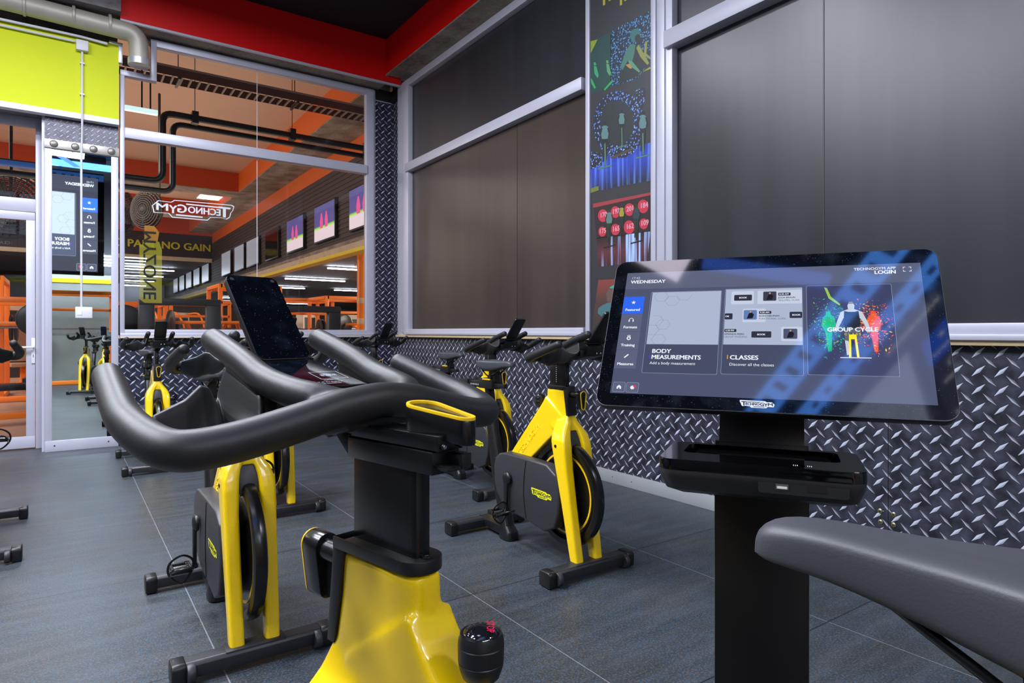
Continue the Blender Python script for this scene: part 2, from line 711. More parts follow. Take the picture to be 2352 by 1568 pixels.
def ellipse_ring(cx, cy, rx, ry, n, f):
    return [f(cx + rx * math.cos(2 * PI * k / n), cy + ry * math.sin(2 * PI * k / n)) for k in range(n)]


def fillet(pts, r, n=6):
    pts = [Vector(p) for p in pts]
    out = [pts[0]]
    for a, c, b in zip(pts, pts[1:], pts[2:]):
        da, db = (a - c), (b - c)
        q = min(r, da.length * .45, db.length * .45)
        p0, p1 = c + da.normalized() * q, c + db.normalized() * q
        for k in range(n + 1):
            t = k / n
            out.append(p0 * (1 - t) ** 2 + c * 2 * t * (1 - t) + p1 * t * t)
    out.append(pts[-1])
    return out


def rrect(x0, y0, x1, y1, r, n=5):
    pts = []
    for cx, cy, a0 in ((x1 - r, y1 - r, 0), (x0 + r, y1 - r, 90), (x0 + r, y0 + r, 180), (x1 - r, y0 + r, 270)):
        for k in range(n + 1):
            a = R(a0 + 90 * k / n)
            pts.append((cx + r * math.cos(a), cy + r * math.sin(a)))
    return pts


# ---- badge in the maker's banner shape; unit width, anchored top-left
BANNER = [(1.0, -.19), (.93, -.115), (.78, -.119), (.74, -.087), (.03, -.073), (0, -.09), (.014, -.147), (.04, -.184), (.055, -.247),
          (.096, -.28), (.164, -.267), (.30, -.276), (.34, -.32), (.767, -.322), (.81, -.272), (.98, -.28)]


def logo(mb, org, xd, yd, width, m_text, m_fill=None, m_line=None, mirror=False, lift=0.0006):
    o = Vector(org)
    xd = Vector(xd).normalized()
    yd = Vector(yd).normalized()
    zd = xd.cross(yd)
    k = -1 if mirror else 1
    if mirror:
        zd = zd

    def P(p, h=0):
        return o + xd * ((p[0] - 0.5) * width * k) + yd * ((p[1] + 0.2) * width) + zd * h
    if m_fill:
        mb.add([P(p) for p in BANNER], [tuple(range(len(BANNER)))], m_fill)
    if m_line:
        n = len(BANNER)
        cx, cy = 0.5, -0.2
        inn = [(cx + (p[0] - cx) * 0.975, cy + (p[1] - cy) * 0.91) for p in BANNER]
        vs = [P(p, lift) for p in BANNER] + [P(p, lift) for p in inn]
        mb.add(vs, [(i, (i + 1) % n, (i + 1) % n + n, i + n) for i in range(n)], m_line)

    def T(b, x0, x1, y, hgt):
        vs, _ = glyphs(b)
        a0, a1 = min(v[0] for v in vs), max(v[0] for v in vs)
        top = max(v[1] for v in vs)
        size = hgt / top
        sx = (x1 - x0) / ((a1 - a0) * size)
        mb.text(b, size * width, m_text, P((x0 - a0 * size * sx, y), lift), xd, yd, .03, 'LEFT', 0, sx, mirror)
    T('T', .055, .20, -.252, .135)
    T('ECHNO', .180, .575, -.238, .085)
    T('G', .595, .700, -.245, .105)
    T('Y', .710, .800, -.262, .100)
    T('M', .815, .945, -.238, .090)
    for a, b in (((.16, -.118), (.60, -.135)), ((.40, -.272), (.72, -.289))):
        mb.add([P(a, lift), P((b[0], a[1]), lift), P((b[0], b[1]), lift), P((a[0], b[1]), lift)], [(0, 1, 2, 3)], m_text)

# ------------------------------------------------------------------ the studio
XR = 3.435     # right wall plane
YB = 7.59      # back wall plane
ZC = 4.72      # ceiling
XL = -3.6
YF = -3.0

b = MB()
b.box((XL - 0.4, YF - 0.2, -0.12), (XR + 0.2, 7.99, 0), M_FLOOR)
struct(b, 'floor', smooth=0)
b = MB()
b.box((XL, YF, ZC), (XR + 0.2, 7.7, ZC + 0.1), M_BLACKC)
struct(b, 'ceiling', smooth=0)

# right wall: plate dado, window openings, concrete beam with red face
b = MB()
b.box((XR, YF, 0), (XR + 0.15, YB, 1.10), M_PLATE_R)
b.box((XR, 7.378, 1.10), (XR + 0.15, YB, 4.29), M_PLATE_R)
b.box((XR, 3.10, 1.10), (XR + 0.15, 3.86, 4.29), M_BLKG)
struct(b, 'wall_right', smooth=0)
b = MB()
b.box((3.23, YF, 4.29), (XR + 0.15, YB + 0.1, ZC), M_CONC)
b.box((3.222, YF, 4.29), (3.23, 7.31, ZC), M_RED)
b.box((3.215, YF, 4.275), (3.245, 7.31, 4.292), M_CONC)
tag(b.build('trim_1', smooth=0), kind='structure')

# back beam (red face) and its concrete soffit
b = MB()
b.box((0.445, 7.315, 4.19), (3.23, YB + 0.1, ZC), M_CONC)
b.box((0.445, 7.307, 4.20), (3.235, 7.315, ZC), M_RED)
b.box((0.445, 7.300, 4.178), (3.40, 7.33, 4.200), M_ALU)
b.box((3.235, 7.307, 4.192), (3.42, 7.33, 4.29), M_RED)
tag(b.build('trim_2', smooth=0), kind='structure')
# bare concrete beam to the left of the red one
b = MB()
b.box((XL, 7.22, 4.235), (0.445, YB + 0.1, ZC), M_CONCG)
tag(b.build('trim_3', smooth=0), kind='structure')

# back wall: plate dado, plated strip right of window
b = MB()
b.box((0.44, YB, 0), (XR, YB + 0.14, 1.085), M_PLATE_B)
b.box((3.19, YB - 0.004, 1.085), (XR, YB + 0.14, 4.05), M_PLATE_B)
b.box((3.19, YB - 0.02, 4.05), (XR - 0.002, YB + 0.14, 4.20), M_BLK)
b.box((XR - 0.03, YB - 0.2, 4.05), (XR, YB, 4.20), M_BLK)
b.box((3.19, YB - 0.026, 4.045), (XR - 0.002, YB - 0.006, 4.056), M_ALUB)
b.box((0.457, YB, 4.16), (3.4, YB + 0.14, 4.30), M_CONC)
struct(b, 'wall_back', smooth=0)
b = MB()
b.box((XL - 0.1, YF, 0), (XL, YB + 0.4, ZC), pbr('dark_wall_paint', (52, 52, 60), 0.7))
struct(b, 'wall_left', smooth=0)
b = MB()
b.box((XL, YF - 0.1, 0), (XR + 0.15, YF, 2.5), pbr('pale_rear_wall', (150, 160, 158), 0.6, noise=.2, nscale=2))
b.box((XL, YF - 0.1, 2.5), (XR + 0.15, YF, ZC), pbr('dark_wall_paint', (52, 52, 60), 0.7))
b.box((XL, YF, 2.30), (XR, YF + .02, 2.40), pbr('yellow_band', (214, 210, 30), .5))
struct(b, 'wall_front', smooth=0)

# skirtings
b = MB()
b.box((XR - 0.018, YF, 0), (XR, YB, 0.094), M_ALUB)
for y in (3.56, 3.36, 2.1, 1.9, 5.2, 5.0):
    b.lathe([(0.006, 0), (0.006, 0.003), (0.001, 0.004)], 'x', (XR - 0.0215, y, 0.05), M_BLK, 8)
struct(b, 'baseboard_right', bevel=0.002)
b = MB()
b.box((0.47, YB - 0.018, 0), (XR - 0.02, YB, 0.094), M_ALUB)
struct(b, 'baseboard_back', bevel=0.002)

# right wall windows
b = MB()


def bar_r(y0, y1, z0, z1, d=0.045, back=0.0):
    b.box((XR - d, y0, z0), (XR + 0.03, y1, z1), M_ALU)


bar_r(7.10, 7.378, 1.105, 4.20, 0.03)
bar_r(7.027, 7.20, 1.14, 4.19, 0.055)
bar_r(3.86, 7.08, 4.108, 4.19, 0.0535)
bar_r(3.86, 7.10, 1.145, 1.185, 0.0535)
bar_r(3.86, 7.10, 1.118, 1.15, 0.075)
bar_r(3.86, 7.08, 3.075, 3.175, 0.075)
struct(b, 'window_1', bevel=0.004)
b = MB()
b.box((XR + 0.005, 3.86, 1.17), (XR + 0.02, 7.05, 3.10), M_FILM_GLOW)
b.box((XR + 0.005, 3.86, 3.15), (XR + 0.02, 7.05, 4.13), M_FILM)
b.box((XR + 0.003, 4.844, 1.17), (XR + 0.006, 4.848, 3.1), pbr('film_seam', (30, 28, 30), 0.5))
struct(b, 'window_2', smooth=0)
b = MB()
bar_r(2.952, 3.10, 1.12, 4.25, 0.05)
bar_r(3.01, 3.075, 1.12, 4.25, 0.062)
bar_r(YF, 3.0, 3.085, 3.20, 0.085)
bar_r(YF, 3.0, 4.14, 4.25, 0.06)
bar_r(YF, 3.0, 1.13, 1.19, 0.055)
bar_r(YF, 3.0, 1.112, 1.14, 0.08)
struct(b, 'window_3', bevel=0.004)
b = MB()
b.box((XR + 0.005, YF, 1.17), (XR + 0.02, 2.98, 3.12), M_FILM)
b.box((XR + 0.005, YF, 3.15), (XR + 0.02, 2.98, 4.2), M_FILM)
b.box((XR + 0.003, 1.917, 1.17), (XR + 0.006, 1.923, 3.1), pbr('film_seam', (30, 28, 30), 0.5))
struct(b, 'window_4', smooth=0)
b = MB()
b.box((XR - 0.06, YF, 1.088), (XR + 0.03, 7.37, 1.114), M_WOOD)
struct(b, 'trim_4', bevel=0.003)

# back window frame with the stepped corner
b = MB()


def bar_b(x0, x1, z0, z1, d=0.05, m=None):
    b.box((x0, YB - d, z0), (x1, YB + 0.03, z1), m or M_ALU)


bar_b(3.063, 3.165, 1.10, 4.17, 0.05)
bar_b(3.150, 3.19, 1.10, 4.17, 0.03)
bar_b(0.457, 0.497, 1.10, 3.79, 0.05)
bar_b(0.457, 0.782, 3.735, 3.79, 0.0535)
bar_b(0.727, 0.782, 3.74, 4.15, 0.0565)
bar_b(0.727, 3.165, 4.095, 4.165, 0.055)
bar_b(0.497, 3.07, 3.105, 3.21, 0.07)
bar_b(0.497, 3.07, 1.125, 1.175, 0.0535)
bar_b(0.457, 3.19, 1.10, 1.135, 0.07)
bar_b(0.457, 3.19, 1.085, 1.102, 0.075, M_WOOD)
struct(b, 'window_5', bevel=0.004)
b = MB()
b.quad((0.49, YB, 1.17), (1.78, YB, 1.17), (1.78, YB, 3.12), (0.49, YB, 3.12), M_GLASS)
b.quad((1.786, YB, 1.17), (3.07, YB, 1.17), (3.07, YB, 3.12), (1.786, YB, 3.12), M_GLASS)
b.quad((0.49, YB, 3.2), (1.78, YB, 3.2), (1.78, YB, 3.75), (0.49, YB, 3.75), M_GLASS)
b.quad((0.78, YB, 3.75), (1.78, YB, 3.75), (1.78, YB, 4.12), (0.78, YB, 4.12), M_GLASS)
b.quad((1.786, YB, 3.2), (3.07, YB, 3.2), (3.07, YB, 4.12), (1.786, YB, 4.12), M_GLASS)
b.box((1.780, YB - 0.004, 1.17), (1.786, YB + 0.004, 4.12), pbr('glass_edge', (205, 215, 225), 0.2))
struct(b, 'window_6', smooth=0)

# logo decal on the glass, read from behind, and a reflected word painted there
b = MB()
logo(b, (1.14, YB - 0.012, 2.45), (1, 0, 0), (0, 0, 1), 0.80, M_WHITE, None, M_WHITE, mirror=True, lift=0.001)
tag(b.build('glass_logo_decal', smooth=0), 'white outlined maker banner decal reading backwards on the large back window', 'decal')
b = MB()
b.T = Matrix.Translation((0.735, YB + 0.012, 1.83)) @ Matrix.Rotation(R(90), 4, 'X')
mz = tint_film('yellow_green_reflection', (214, 210, 20), 0.5)
mzb = tint_film('dark_reflected_letters', (40, 40, 10), 0.7)
mzo = tint_film('amber_reflection', (214, 150, 20), 0.75)
b.add([(-.105, -.34, 0), (-.06, -.38, 0), (.10, -.38, 0), (.10, .18, 0), (.075, .26, 0), (-.03, .26, 0), (-.07, .22, 0), (-.105, .22, 0)], [tuple(range(8))], mz)
b.add([(-.06, .26, 0), (.06, .26, 0), (.075, .36, 0), (.03, .42, 0), (-.06, .42, 0)], [tuple(range(5))], mzo)
b.text('MYZONE', 0.165, mzb, (0.045, 0.37, 0.002), (0, -1, 0), (-1, 0, 0), 0.02, 'LEFT', 0, 1.05, mirror=False)
tag(b.build('vertical_word_reflection', smooth=0), 'translucent yellow green vertical word on the left of the back window, a painted reflection', 'decal')

# door and transom left of the mirror (set back plane)
YD = 7.92
b = MB()
b.box((-3.6, YD - 0.03, 2.33), (-0.18, YD + 0.05, 2.46), M_ALU)
b.box((-3.6, YD - 0.03, 3.17), (-0.18, YD + 0.05, 3.26), M_ALU)
b.box((-0.235, YD - 0.045, 0), (-0.18, YD + 0.05, 3.26), M_ALU)
b.box((-1.30, YD - 0.03, 0), (-1.22, YD + 0.05, 3.26), M_ALU)
struct(b, 'trim_5', bevel=0.004)
b = MB()
b.box((-0.31, YD - 0.04, 0.012), (-0.238, YD, 2.325), M_ALU)
b.box((-1.215, YD - 0.04, 0.012), (-1.13, YD, 2.325), M_ALU)
b.box((-1.215, YD - 0.042, 0.012), (-0.238, YD, 0.125), M_ALU)
b.box((-1.215, YD - 0.042, 2.245), (-0.238, YD, 2.325), M_ALU)
b.quad((-1.14, YD - 0.02, 0.12), (-0.305, YD - 0.02, 0.12), (-0.305, YD - 0.02, 2.25), (-1.14, YD - 0.02, 2.25), M_GLASS)
dr = struct(b, 'door_1', bevel=0.003)
b = MB()
b.box((-0.268, YD - 0.052, 0.84), (-0.238, YD - 0.04, 1.09), M_WHITE)
b.tube([(-0.253, YD - 0.045, 1.0), (-0.253, YD - 0.095, 1.0), (-0.27, YD - 0.10, 1.0), (-0.375, YD - 0.10, 1.0)], 0.0105, M_WHITE, 10)
b.box((-0.257, YD - 0.0535, 0.90), (-0.249, YD - 0.05, 0.93), M_BLK)
b.build('door_handle', dr, bevel=0.002)
b = MB()
b.quad((-1.22, YD, 2.46), (-0.235, YD, 2.46), (-0.235, YD, 3.17), (-1.22, YD, 3.17), M_GLASS)
b.quad((-3.6, YD, 0.1), (-1.30, YD, 0.1), (-1.30, YD, 3.17), (-3.6, YD, 3.17), M_GLASS)
struct(b, 'window_7', smooth=0)
# return wall pieces around the recess
b = MB()
b.box((-0.18, 7.62, 0), (-0.155, 8.0, 3.26), M_ALU)
b.box((-3.6, 7.62, 3.26), (0.44, 7.97, 4.3), M_CONCG)
struct(b, 'wall_back_left', smooth=0)

# mirror pier
b = MB()
b.box((-0.155, 7.612, 0), (0.445, 7.73, 3.24), M_CONCG)
b.box((-0.155, 7.585, 2.985), (0.445, 7.614, 3.20), M_PLATE_S)
struct(b, 'wall_pier', smooth=0)
b = MB()
b.box((-0.135, 7.60, 0.09), (0.425, 7.61, 2.93), M_MIRROR)
mo = tag(b.build('wall_mirror', smooth=0), 'tall narrow framed mirror beside the glass door', 'mirror')
b = MB()
for x0, x1 in ((-0.155, -0.100), (0.385, 0.445)):
    b.box((x0, 7.585, 0), (x1, 7.612, 2.93), M_ALU)
b.box((-0.155, 7.578, 0.0), (0.445, 7.612, 0.10), M_ALU)
for x in (-0.08, 0.36):
    b.lathe([(0.008, 0), (0.008, 0.002)], 'y', (x, 7.575, 0.055), M_BLK, 10)
b.build('mirror_frame', mo, bevel=0.003)
b = MB()
b.box((-0.16, 7.572, 2.915), (0.45, 7.60, 3.0), pbr('worn_steel', (168, 164, 158), 0.42, metal=0.6, noise=0.2, nscale=12))
for x in (-0.085, 0.085, 0.235, 0.385):
    b.lathe([(0.034, 0.004), (0.034, -0.004), (0.026, -0.012), (0.008, -0.016)], 'y', (x, 7.571, 2.957), pbr('worn_steel_bolt', (120, 116, 112), 0.4, metal=0.7), 18)
tag(b.build('bolted_steel_plate', bevel=0.002), 'worn steel plate with four big bolts fixed above the mirror', 'plate')

# lime fascia
b = MB()
b.box((XL, 7.50, 3.262), (0.446, 7.585, 4.02), M_LIME)
b.box((XL, 7.495, 3.215), (0.446, 7.585, 3.268), M_WHITE)
struct(b, 'trim_6', smooth=0)

# grey duct above the fascia, turning down beside the window corner
b = MB()
M_DUCT = pbr('dirty_duct', (176, 170, 158), 0.5, metal=0.25, noise=0.22, nscale=5, bump=0.3, bscale=30)
b.tube(fillet([(XL + 0.02, 7.33, 4.13), (-0.5, 7.33, 4.13), (0.60, 7.335, 4.10), (0.61, 7.37, 3.84)], .17, 9), 0.088, M_DUCT, 24, 'flat')
for x in (-1.4, -0.30, 0.07, 0.36):
    b.lathe([(0.088, -0.014), (0.097, -0.01), (0.097, 0.01), (0.088, 0.014)], 'x', (x, 7.33, 4.125), M_DUCT, 24)
b.lathe([(0.07, -0.05), (0.10, -0.05), (0.10, 0.012), (0.088, 0.02)], 'z', (0.61, 7.37, 3.85), M_ALUB, 24)
tag(b.build('ventilation_duct', bevel=0), 'fat grey ventilation duct running above the lime green fascia', 'duct')
b = MB()
b.tube([(XL + 0.05, 7.46, 3.99), (0.13, 7.46, 4.00), (0.34, 7.46, 3.985)], 0.013, M_WHITE, 8)
b.tube([(XL + 0.05, 7.47, 3.955), (0.074, 7.47, 3.945)], 0.011, M_WHITE, 8)
tag(b.build('conduit_pipe', bevel=0), 'pair of white conduit pipes running under the grey duct', 'pipe')
b = MB()
b.box((0.09, 7.44, 3.865), (0.19, 7.499, 3.965), M_WHITE)
jb = tag(b.build('junction_box', bevel=0.006), 'white junction box on the lime green fascia with a conduit below', 'box')
b = MB()
b.tube([(0.14, 7.478, 3.87), (0.14, 7.478, 3.2), (0.14, 7.535, 3.1), (0.135, 7.562, 2.9), (0.135, 7.562, 1.40)], 0.0095, M_WHITE, 8)
for z in (3.75, 3.45):
    b.box((0.122, 7.466, z - 0.006), (0.158, 7.499, z + 0.006), M_WHITE)
b.build('conduit_drop', jb, bevel=0)
b = MB()
b.box((0.085, 7.548, 1.285), (0.225, 7.585, 1.395), M_WHITE)
sw = tag(b.build('light_switch', bevel=0.006), 'white switch box at the end of the conduit on the mirror', 'switch')
b = MB()
b.box((0.10, 7.543, 1.315), (0.14, 7.55, 1.37), pbr('switch_rocker', (236, 236, 240), 0.3))
b.build('rocker', sw, bevel=0.002)
b = MB()
b.box((0.44, 7.47, 3.83), (0.475, 7.54, 4.02), M_ALUB)
b.box((0.36, 7.46, 4.0), (0.475, 7.54, 4.025), M_ALUB)
tag(b.build('steel_bracket', bevel=0.002), 'small steel angle bracket at the right end of the lime fascia', 'bracket')

# screws in the diamond plate, right wall
for i, (x, y) in enumerate(((2022, 1173), (2053, 1181), (2023, 1198), (2053, 1205))):
    p = at_x(x, y, XR)
    b = MB()
    b.lathe([(0.013, 0), (0.012, -0.004), (0.007, -0.007), (0.001, -0.0075)], 'x', (0, 0, 0), pbr('brass_screw', (160, 150, 120), 0.35, metal=0.8), 14)
    b.box((-0.0085, -0.007, -0.0012), (-0.006, 0.007, 0.0012), M_BLK)
    b.box((-0.0085, -0.0012, -0.007), (-0.006, 0.0012, 0.007), M_BLK)
    tag(b.build('screw', loc=(XR, p.y, p.z)), 'one of four screw heads clustered at a joint of the diamond plate right wall', 'screw', 'screws in the diamond plate joint')

# ------------------------------------------------------------------ poster strip between the right windows
PX = 3.385
root = empty('picture_banner', (PX + 0.02, 3.51, 1.12))
tag(root, 'tall dark picture banner of cycling class photos between the black windows', 'banner')
root_off = Vector(root.location)


def PW(px, py, d=0.0):
    p = at_x(px, py, PX)
    return Vector((PX - d, p.y, p.z)) - root_off


yl, yr = at_x(1356, 600, PX).y - root_off.y, at_x(1497, 600, PX).y - root_off.y
yl0, yr0 = at_x(1347, 600, PX).y - root_off.y, at_x(1508, 600, PX).y - root_off.y
b = MB()
mp_dark = pbr('poster_black_print', (44, 44, 50), 0.45, noise=0.1, nscale=6)
b.box((-0.02, yr, 0.0), (0.03, yl, 3.17), mp_dark)
b.build('banner_panel', root, bevel=0)
b = MB()
b.box((-0.032, yl, 0.0), (0.03, yl0, 3.17), M_ALU)
b.box((-0.032, yr0, 0.0), (0.03, yr, 3.17), M_ALU)
b.build('banner_frame', root, bevel=0.003)


def dots_mat(name, bg, c1, c2, scale, thr):
    m = bpy.data.materials.new(name)
    m.use_nodes = True
    nt = m.node_tree
    bb = nt.nodes['Principled BSDF']
    e = NT(nt)
    g = nt.nodes.new('ShaderNodeNewGeometry')
    v = nt.nodes.new('ShaderNodeTexVoronoi')
    v.inputs['Scale'].default_value = scale
    nt.links.new(g.outputs['Position'], v.inputs['Vector'])
    sc_ = nt.nodes.new('ShaderNodeSeparateColor')
    nt.links.new(v.outputs['Color'], sc_.inputs[0])
    col = e.mix(sc_.outputs[0], lin(c1), lin(c2))
    col = e.mix(e.m('LESS_THAN', v.outputs['Distance'], thr), lin(bg), col)
    nt.links.new(col, bb.inputs['Base Color'])
    bb.inputs['Roughness'].default_value = 0.45
    return m


def gradz(name, stops, axis='Z', lo=0.0, hi=1.0, streak=0.0, c_streak=(255, 255, 255)):
    """printed picture ground: colour bands up the print"""
    m = bpy.data.materials.new(name)
    m.use_nodes = True
    nt = m.node_tree
    bb = nt.nodes['Principled BSDF']
    e = NT(nt)
    g = nt.nodes.new('ShaderNodeNewGeometry')
    sp = nt.nodes.new('ShaderNodeSeparateXYZ')
    nt.links.new(g.outputs['Position'], sp.inputs[0])
    mr = nt.nodes.new('ShaderNodeMapRange')
    mr.inputs[1].default_value = lo
    mr.inputs[2].default_value = hi
    nt.links.new(sp.outputs[axis], mr.inputs[0])
    cr = nt.nodes.new('ShaderNodeValToRGB')
    while len(cr.color_ramp.elements) < len(stops):
        cr.color_ramp.elements.new(0.5)
    for el, (p, c) in zip(cr.color_ramp.elements, stops):
        el.position = p
        el.color = (*lin(c), 1)
    nt.links.new(mr.outputs[0], cr.inputs[0])
    col = cr.outputs[0]
    if streak:
        mp = nt.nodes.new('ShaderNodeMapping')
        mp.inputs['Scale'].default_value = (1, 14, 0.6)
        nt.links.new(g.outputs['Position'], mp.inputs[0])
        n = e.noise(mp.outputs[0], 1.5, 3)
        col = e.mix(e.m('MULTIPLY', e.m('MAXIMUM', e.m('SUBTRACT', n, 0.5), 0.0), streak), col, lin(c_streak))
    nt.links.new(col, bb.inputs['Base Color'])
    bb.inputs['Roughness'].default_value = 0.45
    return m


def flat(name, rgb):
    return pbr('ink_' + name, tuple(v * .8 + 8 for v in rgb), 0.45)


INK_BLUE = dots_mat('ink_blue_sparkle', (16, 30, 48), (34, 96, 160), (86, 156, 206), 70, 0.40)
INK_RING = dots_mat('ink_blue_lights', (30, 34, 46), (50, 90, 190), (150, 190, 240), 50, 0.36)


def poly(b, pts, m, d):
    b.add([PW(x, y, d) for x, y in pts], [tuple(range(len(pts)))], m)


def Z3(x, y):
    return (1330 + x / 2.448, y / 2.448)


def Z3P(pts):
    return [Z3(x, y) for x, y in pts]


D0 = .0006


def rider(b, cx, cy, k, jersey, legs, base, d):
    def el(x, y, rx, ry, m, dd):
        poly(b, Z3P([(cx + (x + rx * math.cos(a / 12 * 2 * PI)) * k, cy + (y + ry * math.sin(a / 12 * 2 * PI)) * k) for a in range(12)]), m, dd)
    el(2, -66, 9, 13, legs, d)
    poly(b, Z3P([(cx + x * k, cy + y * k) for x, y in ((-18, -46), (-6, -54), (10, -54), (20, -46), (24, -12), (18, 20), (-16, 22), (-22, -10))]), jersey, d + .0001)
    poly(b, Z3P([(cx + x * k, cy + y * k) for x, y in ((-18, -44), (-28, -8), (-24, 18), (-18, 16), (-20, -6), (-12, -38))]), legs, d + .0002)
    poly(b, Z3P([(cx + x * k, cy + y * k) for x, y in ((20, -44), (30, -10), (24, 14), (18, 12), (22, -8), (14, -38))]), legs, d + .0002)
    poly(b, Z3P([(cx + x * k, cy + y * k) for x, y in ((-16, 20), (2, 24), (0, 90), (-6, 150), (-13, 150), (-10, 86))]), legs, d + .0003)
    poly(b, Z3P([(cx + x * k, cy + y * k) for x, y in ((2, 24), (17, 18), (14, 84), (10, 140), (4, 140), (5, 86))]), legs, d + .0003)
    poly(b, Z3P([(cx + x * k, cy + y * k) for x, y in ((-3, 50), (5, 46), (8, 166), (0, 170))]), base, d + .0004)
    poly(b, Z3P([(cx + x * k, cy + y * k) for x, y in ((-38, 185), (42, 165), (42, 173), (-38, 194))]), base, d + .0004)

# photo one: sparkling blue wall, rider on a bike, two small riders
b = MB()
poly(b, Z3P([(66, 232), (180, 180), (180, 480), (66, 530)]), flat('teal', (16, 66, 62)), D0)
poly(b, Z3P([(66, 232), (105, 222), (66, 300)]), flat('acid', (150, 170, 20)), D0 + .0004)
poly(b, Z3P([(178, 175), (408, 58), (408, 330), (330, 440), (178, 490)]), INK_BLUE, D0)
poly(b, Z3P([(225, 470), (235, 380), (262, 300), (285, 252), (345, 258), (355, 300), (395, 360), (345, 405), (325, 430)]), flat('shade', (22, 34, 36)), D0 + .0004)
b_sk = flat('green_skin', (92, 160, 120))
poly(b, Z3P([(262, 290), (288, 248), (318, 250), (312, 300), (300, 345), (275, 340), (245, 395), (232, 380)]), flat('teal2', (62, 128, 112)), D0 + .0008)
poly(b, Z3P([(335, 250), (348, 270), (395, 355), (385, 366), (345, 320), (322, 270)]), flat('olive', (150, 158, 66)), D0 + .0008)
poly(b, Z3P([(275, 340), (300, 345), (345, 400), (338, 408), (290, 372)]), b_sk, D0 + .0009)
poly(b, Z3P([(330, 425), (400, 375), (406, 385), (345, 412)]), flat('acid2', (170, 180, 40)), D0 + .001)
h = [(318 + 30 * math.cos(a / 10 * 2 * PI), 200 + 40 * math.sin(a / 10 * 2 * PI)) for a in range(10)]
poly(b, Z3P(h), flat('teal3', (40, 120, 112)), D0 + .001)
h = [(332 + 18 * math.cos(a / 10 * 2 * PI), 218 + 26 * math.sin(a / 10 * 2 * PI)) for a in range(10)]
poly(b, Z3P(h), flat('shade', (22, 34, 36)), D0 + .0012)
poly(b, Z3P([(372, 235), (385, 232), (380, 300), (405, 325), (402, 335), (365, 310)]), flat('olive', (150, 158, 66)), D0 + .0012)
poly(b, Z3P([(262, 365), (285, 358), (300, 385), (285, 385)]), flat('amber', (200, 150, 60)), D0 + .0012)
for dx, dy, c in ((0, 0, (52, 170, 110)), (70, -12, (90, 170, 110))):
    poly(b, Z3P([(82 + dx, 352 + dy), (94 + dx, 350 + dy), (98 + dx, 366 + dy), (86 + dx, 370 + dy)]), flat('g%d' % dx, c), D0 + .001)
    poly(b, Z3P([(84 + dx, 372 + dy), (98 + dx, 372 + dy), (112 + dx, 425 + dy), (104 + dx, 440 + dy), (88 + dx, 415 + dy)]), flat('g%d' % dx, c), D0 + .001)
poly(b, Z3P([(66, 440), (74, 445), (96, 492), (88, 500), (70, 470)]), flat('bright_green', (30, 180, 90)), D0 + .001)
poly(b, Z3P([(186, 450), (192, 460), (146, 510), (140, 502)]), flat('bright_green', (30, 180, 90)), D0 + .001)
b.build('class_photo', root, smooth=0)
# photo two: ring of lights, three riders, blue floor
z0, z1 = (PW(1400, 430) + root_off).z, (PW(1400, 330) + root_off).z
INK_FLOORB = gradz('ink_blue_floor', [(0, (26, 34, 60)), (0.5, (34, 60, 170)), (1, (22, 26, 50))], 'Z', z0, z1, 3.0, (120, 160, 255))
b = MB()
poly(b, Z3P([(66, 900), (230, 850), (405, 800), (405, 1015), (235, 1045), (66, 1085)]), INK_FLOORB, D0)
ring_o = [(225 + 145 * math.cos(k / 24 * 2 * PI), 700 + 190 * math.sin(k / 24 * 2 * PI)) for k in range(24)]
ring_i = [(215 + 95 * math.cos(k / 24 * 2 * PI), 690 + 128 * math.sin(k / 24 * 2 * PI)) for k in range(24)]
poly(b, Z3P(ring_o), INK_RING, D0 + .0003)
poly(b, Z3P(ring_i), flat('ring_dark', (34, 44, 48)), D0 + .0006)
poly(b, Z3P([(318, 510), (368, 486), (370, 560), (340, 640), (322, 600)]), INK_RING, D0 + .0005)
poly(b, Z3P([(66, 850), (125, 860), (130, 930), (66, 950)]), INK_RING, D0 + .0005)
fig = flat('fig_pale', (96, 140, 140))
figd = flat('fig_dark', (26, 30, 34))
for cx, cy, k in ((145, 760, 1.0), (240, 680, 0.8), (358, 700, 1.0)):
    rider(b, cx, cy, k, fig, figd, flat('fig_green', (80, 130, 100)), D0 + .001)
poly(b, Z3P([(175, 885), (300, 830), (302, 842), (190, 893)]), flat('step', (80, 66, 56)), D0 + .0012)
poly(b, Z3P([(66, 1060), (110, 1045), (112, 1070), (66, 1085)]), flat('acid3', (120, 130, 40)), D0 + .0012)
b.build('class_photo', root, smooth=0)
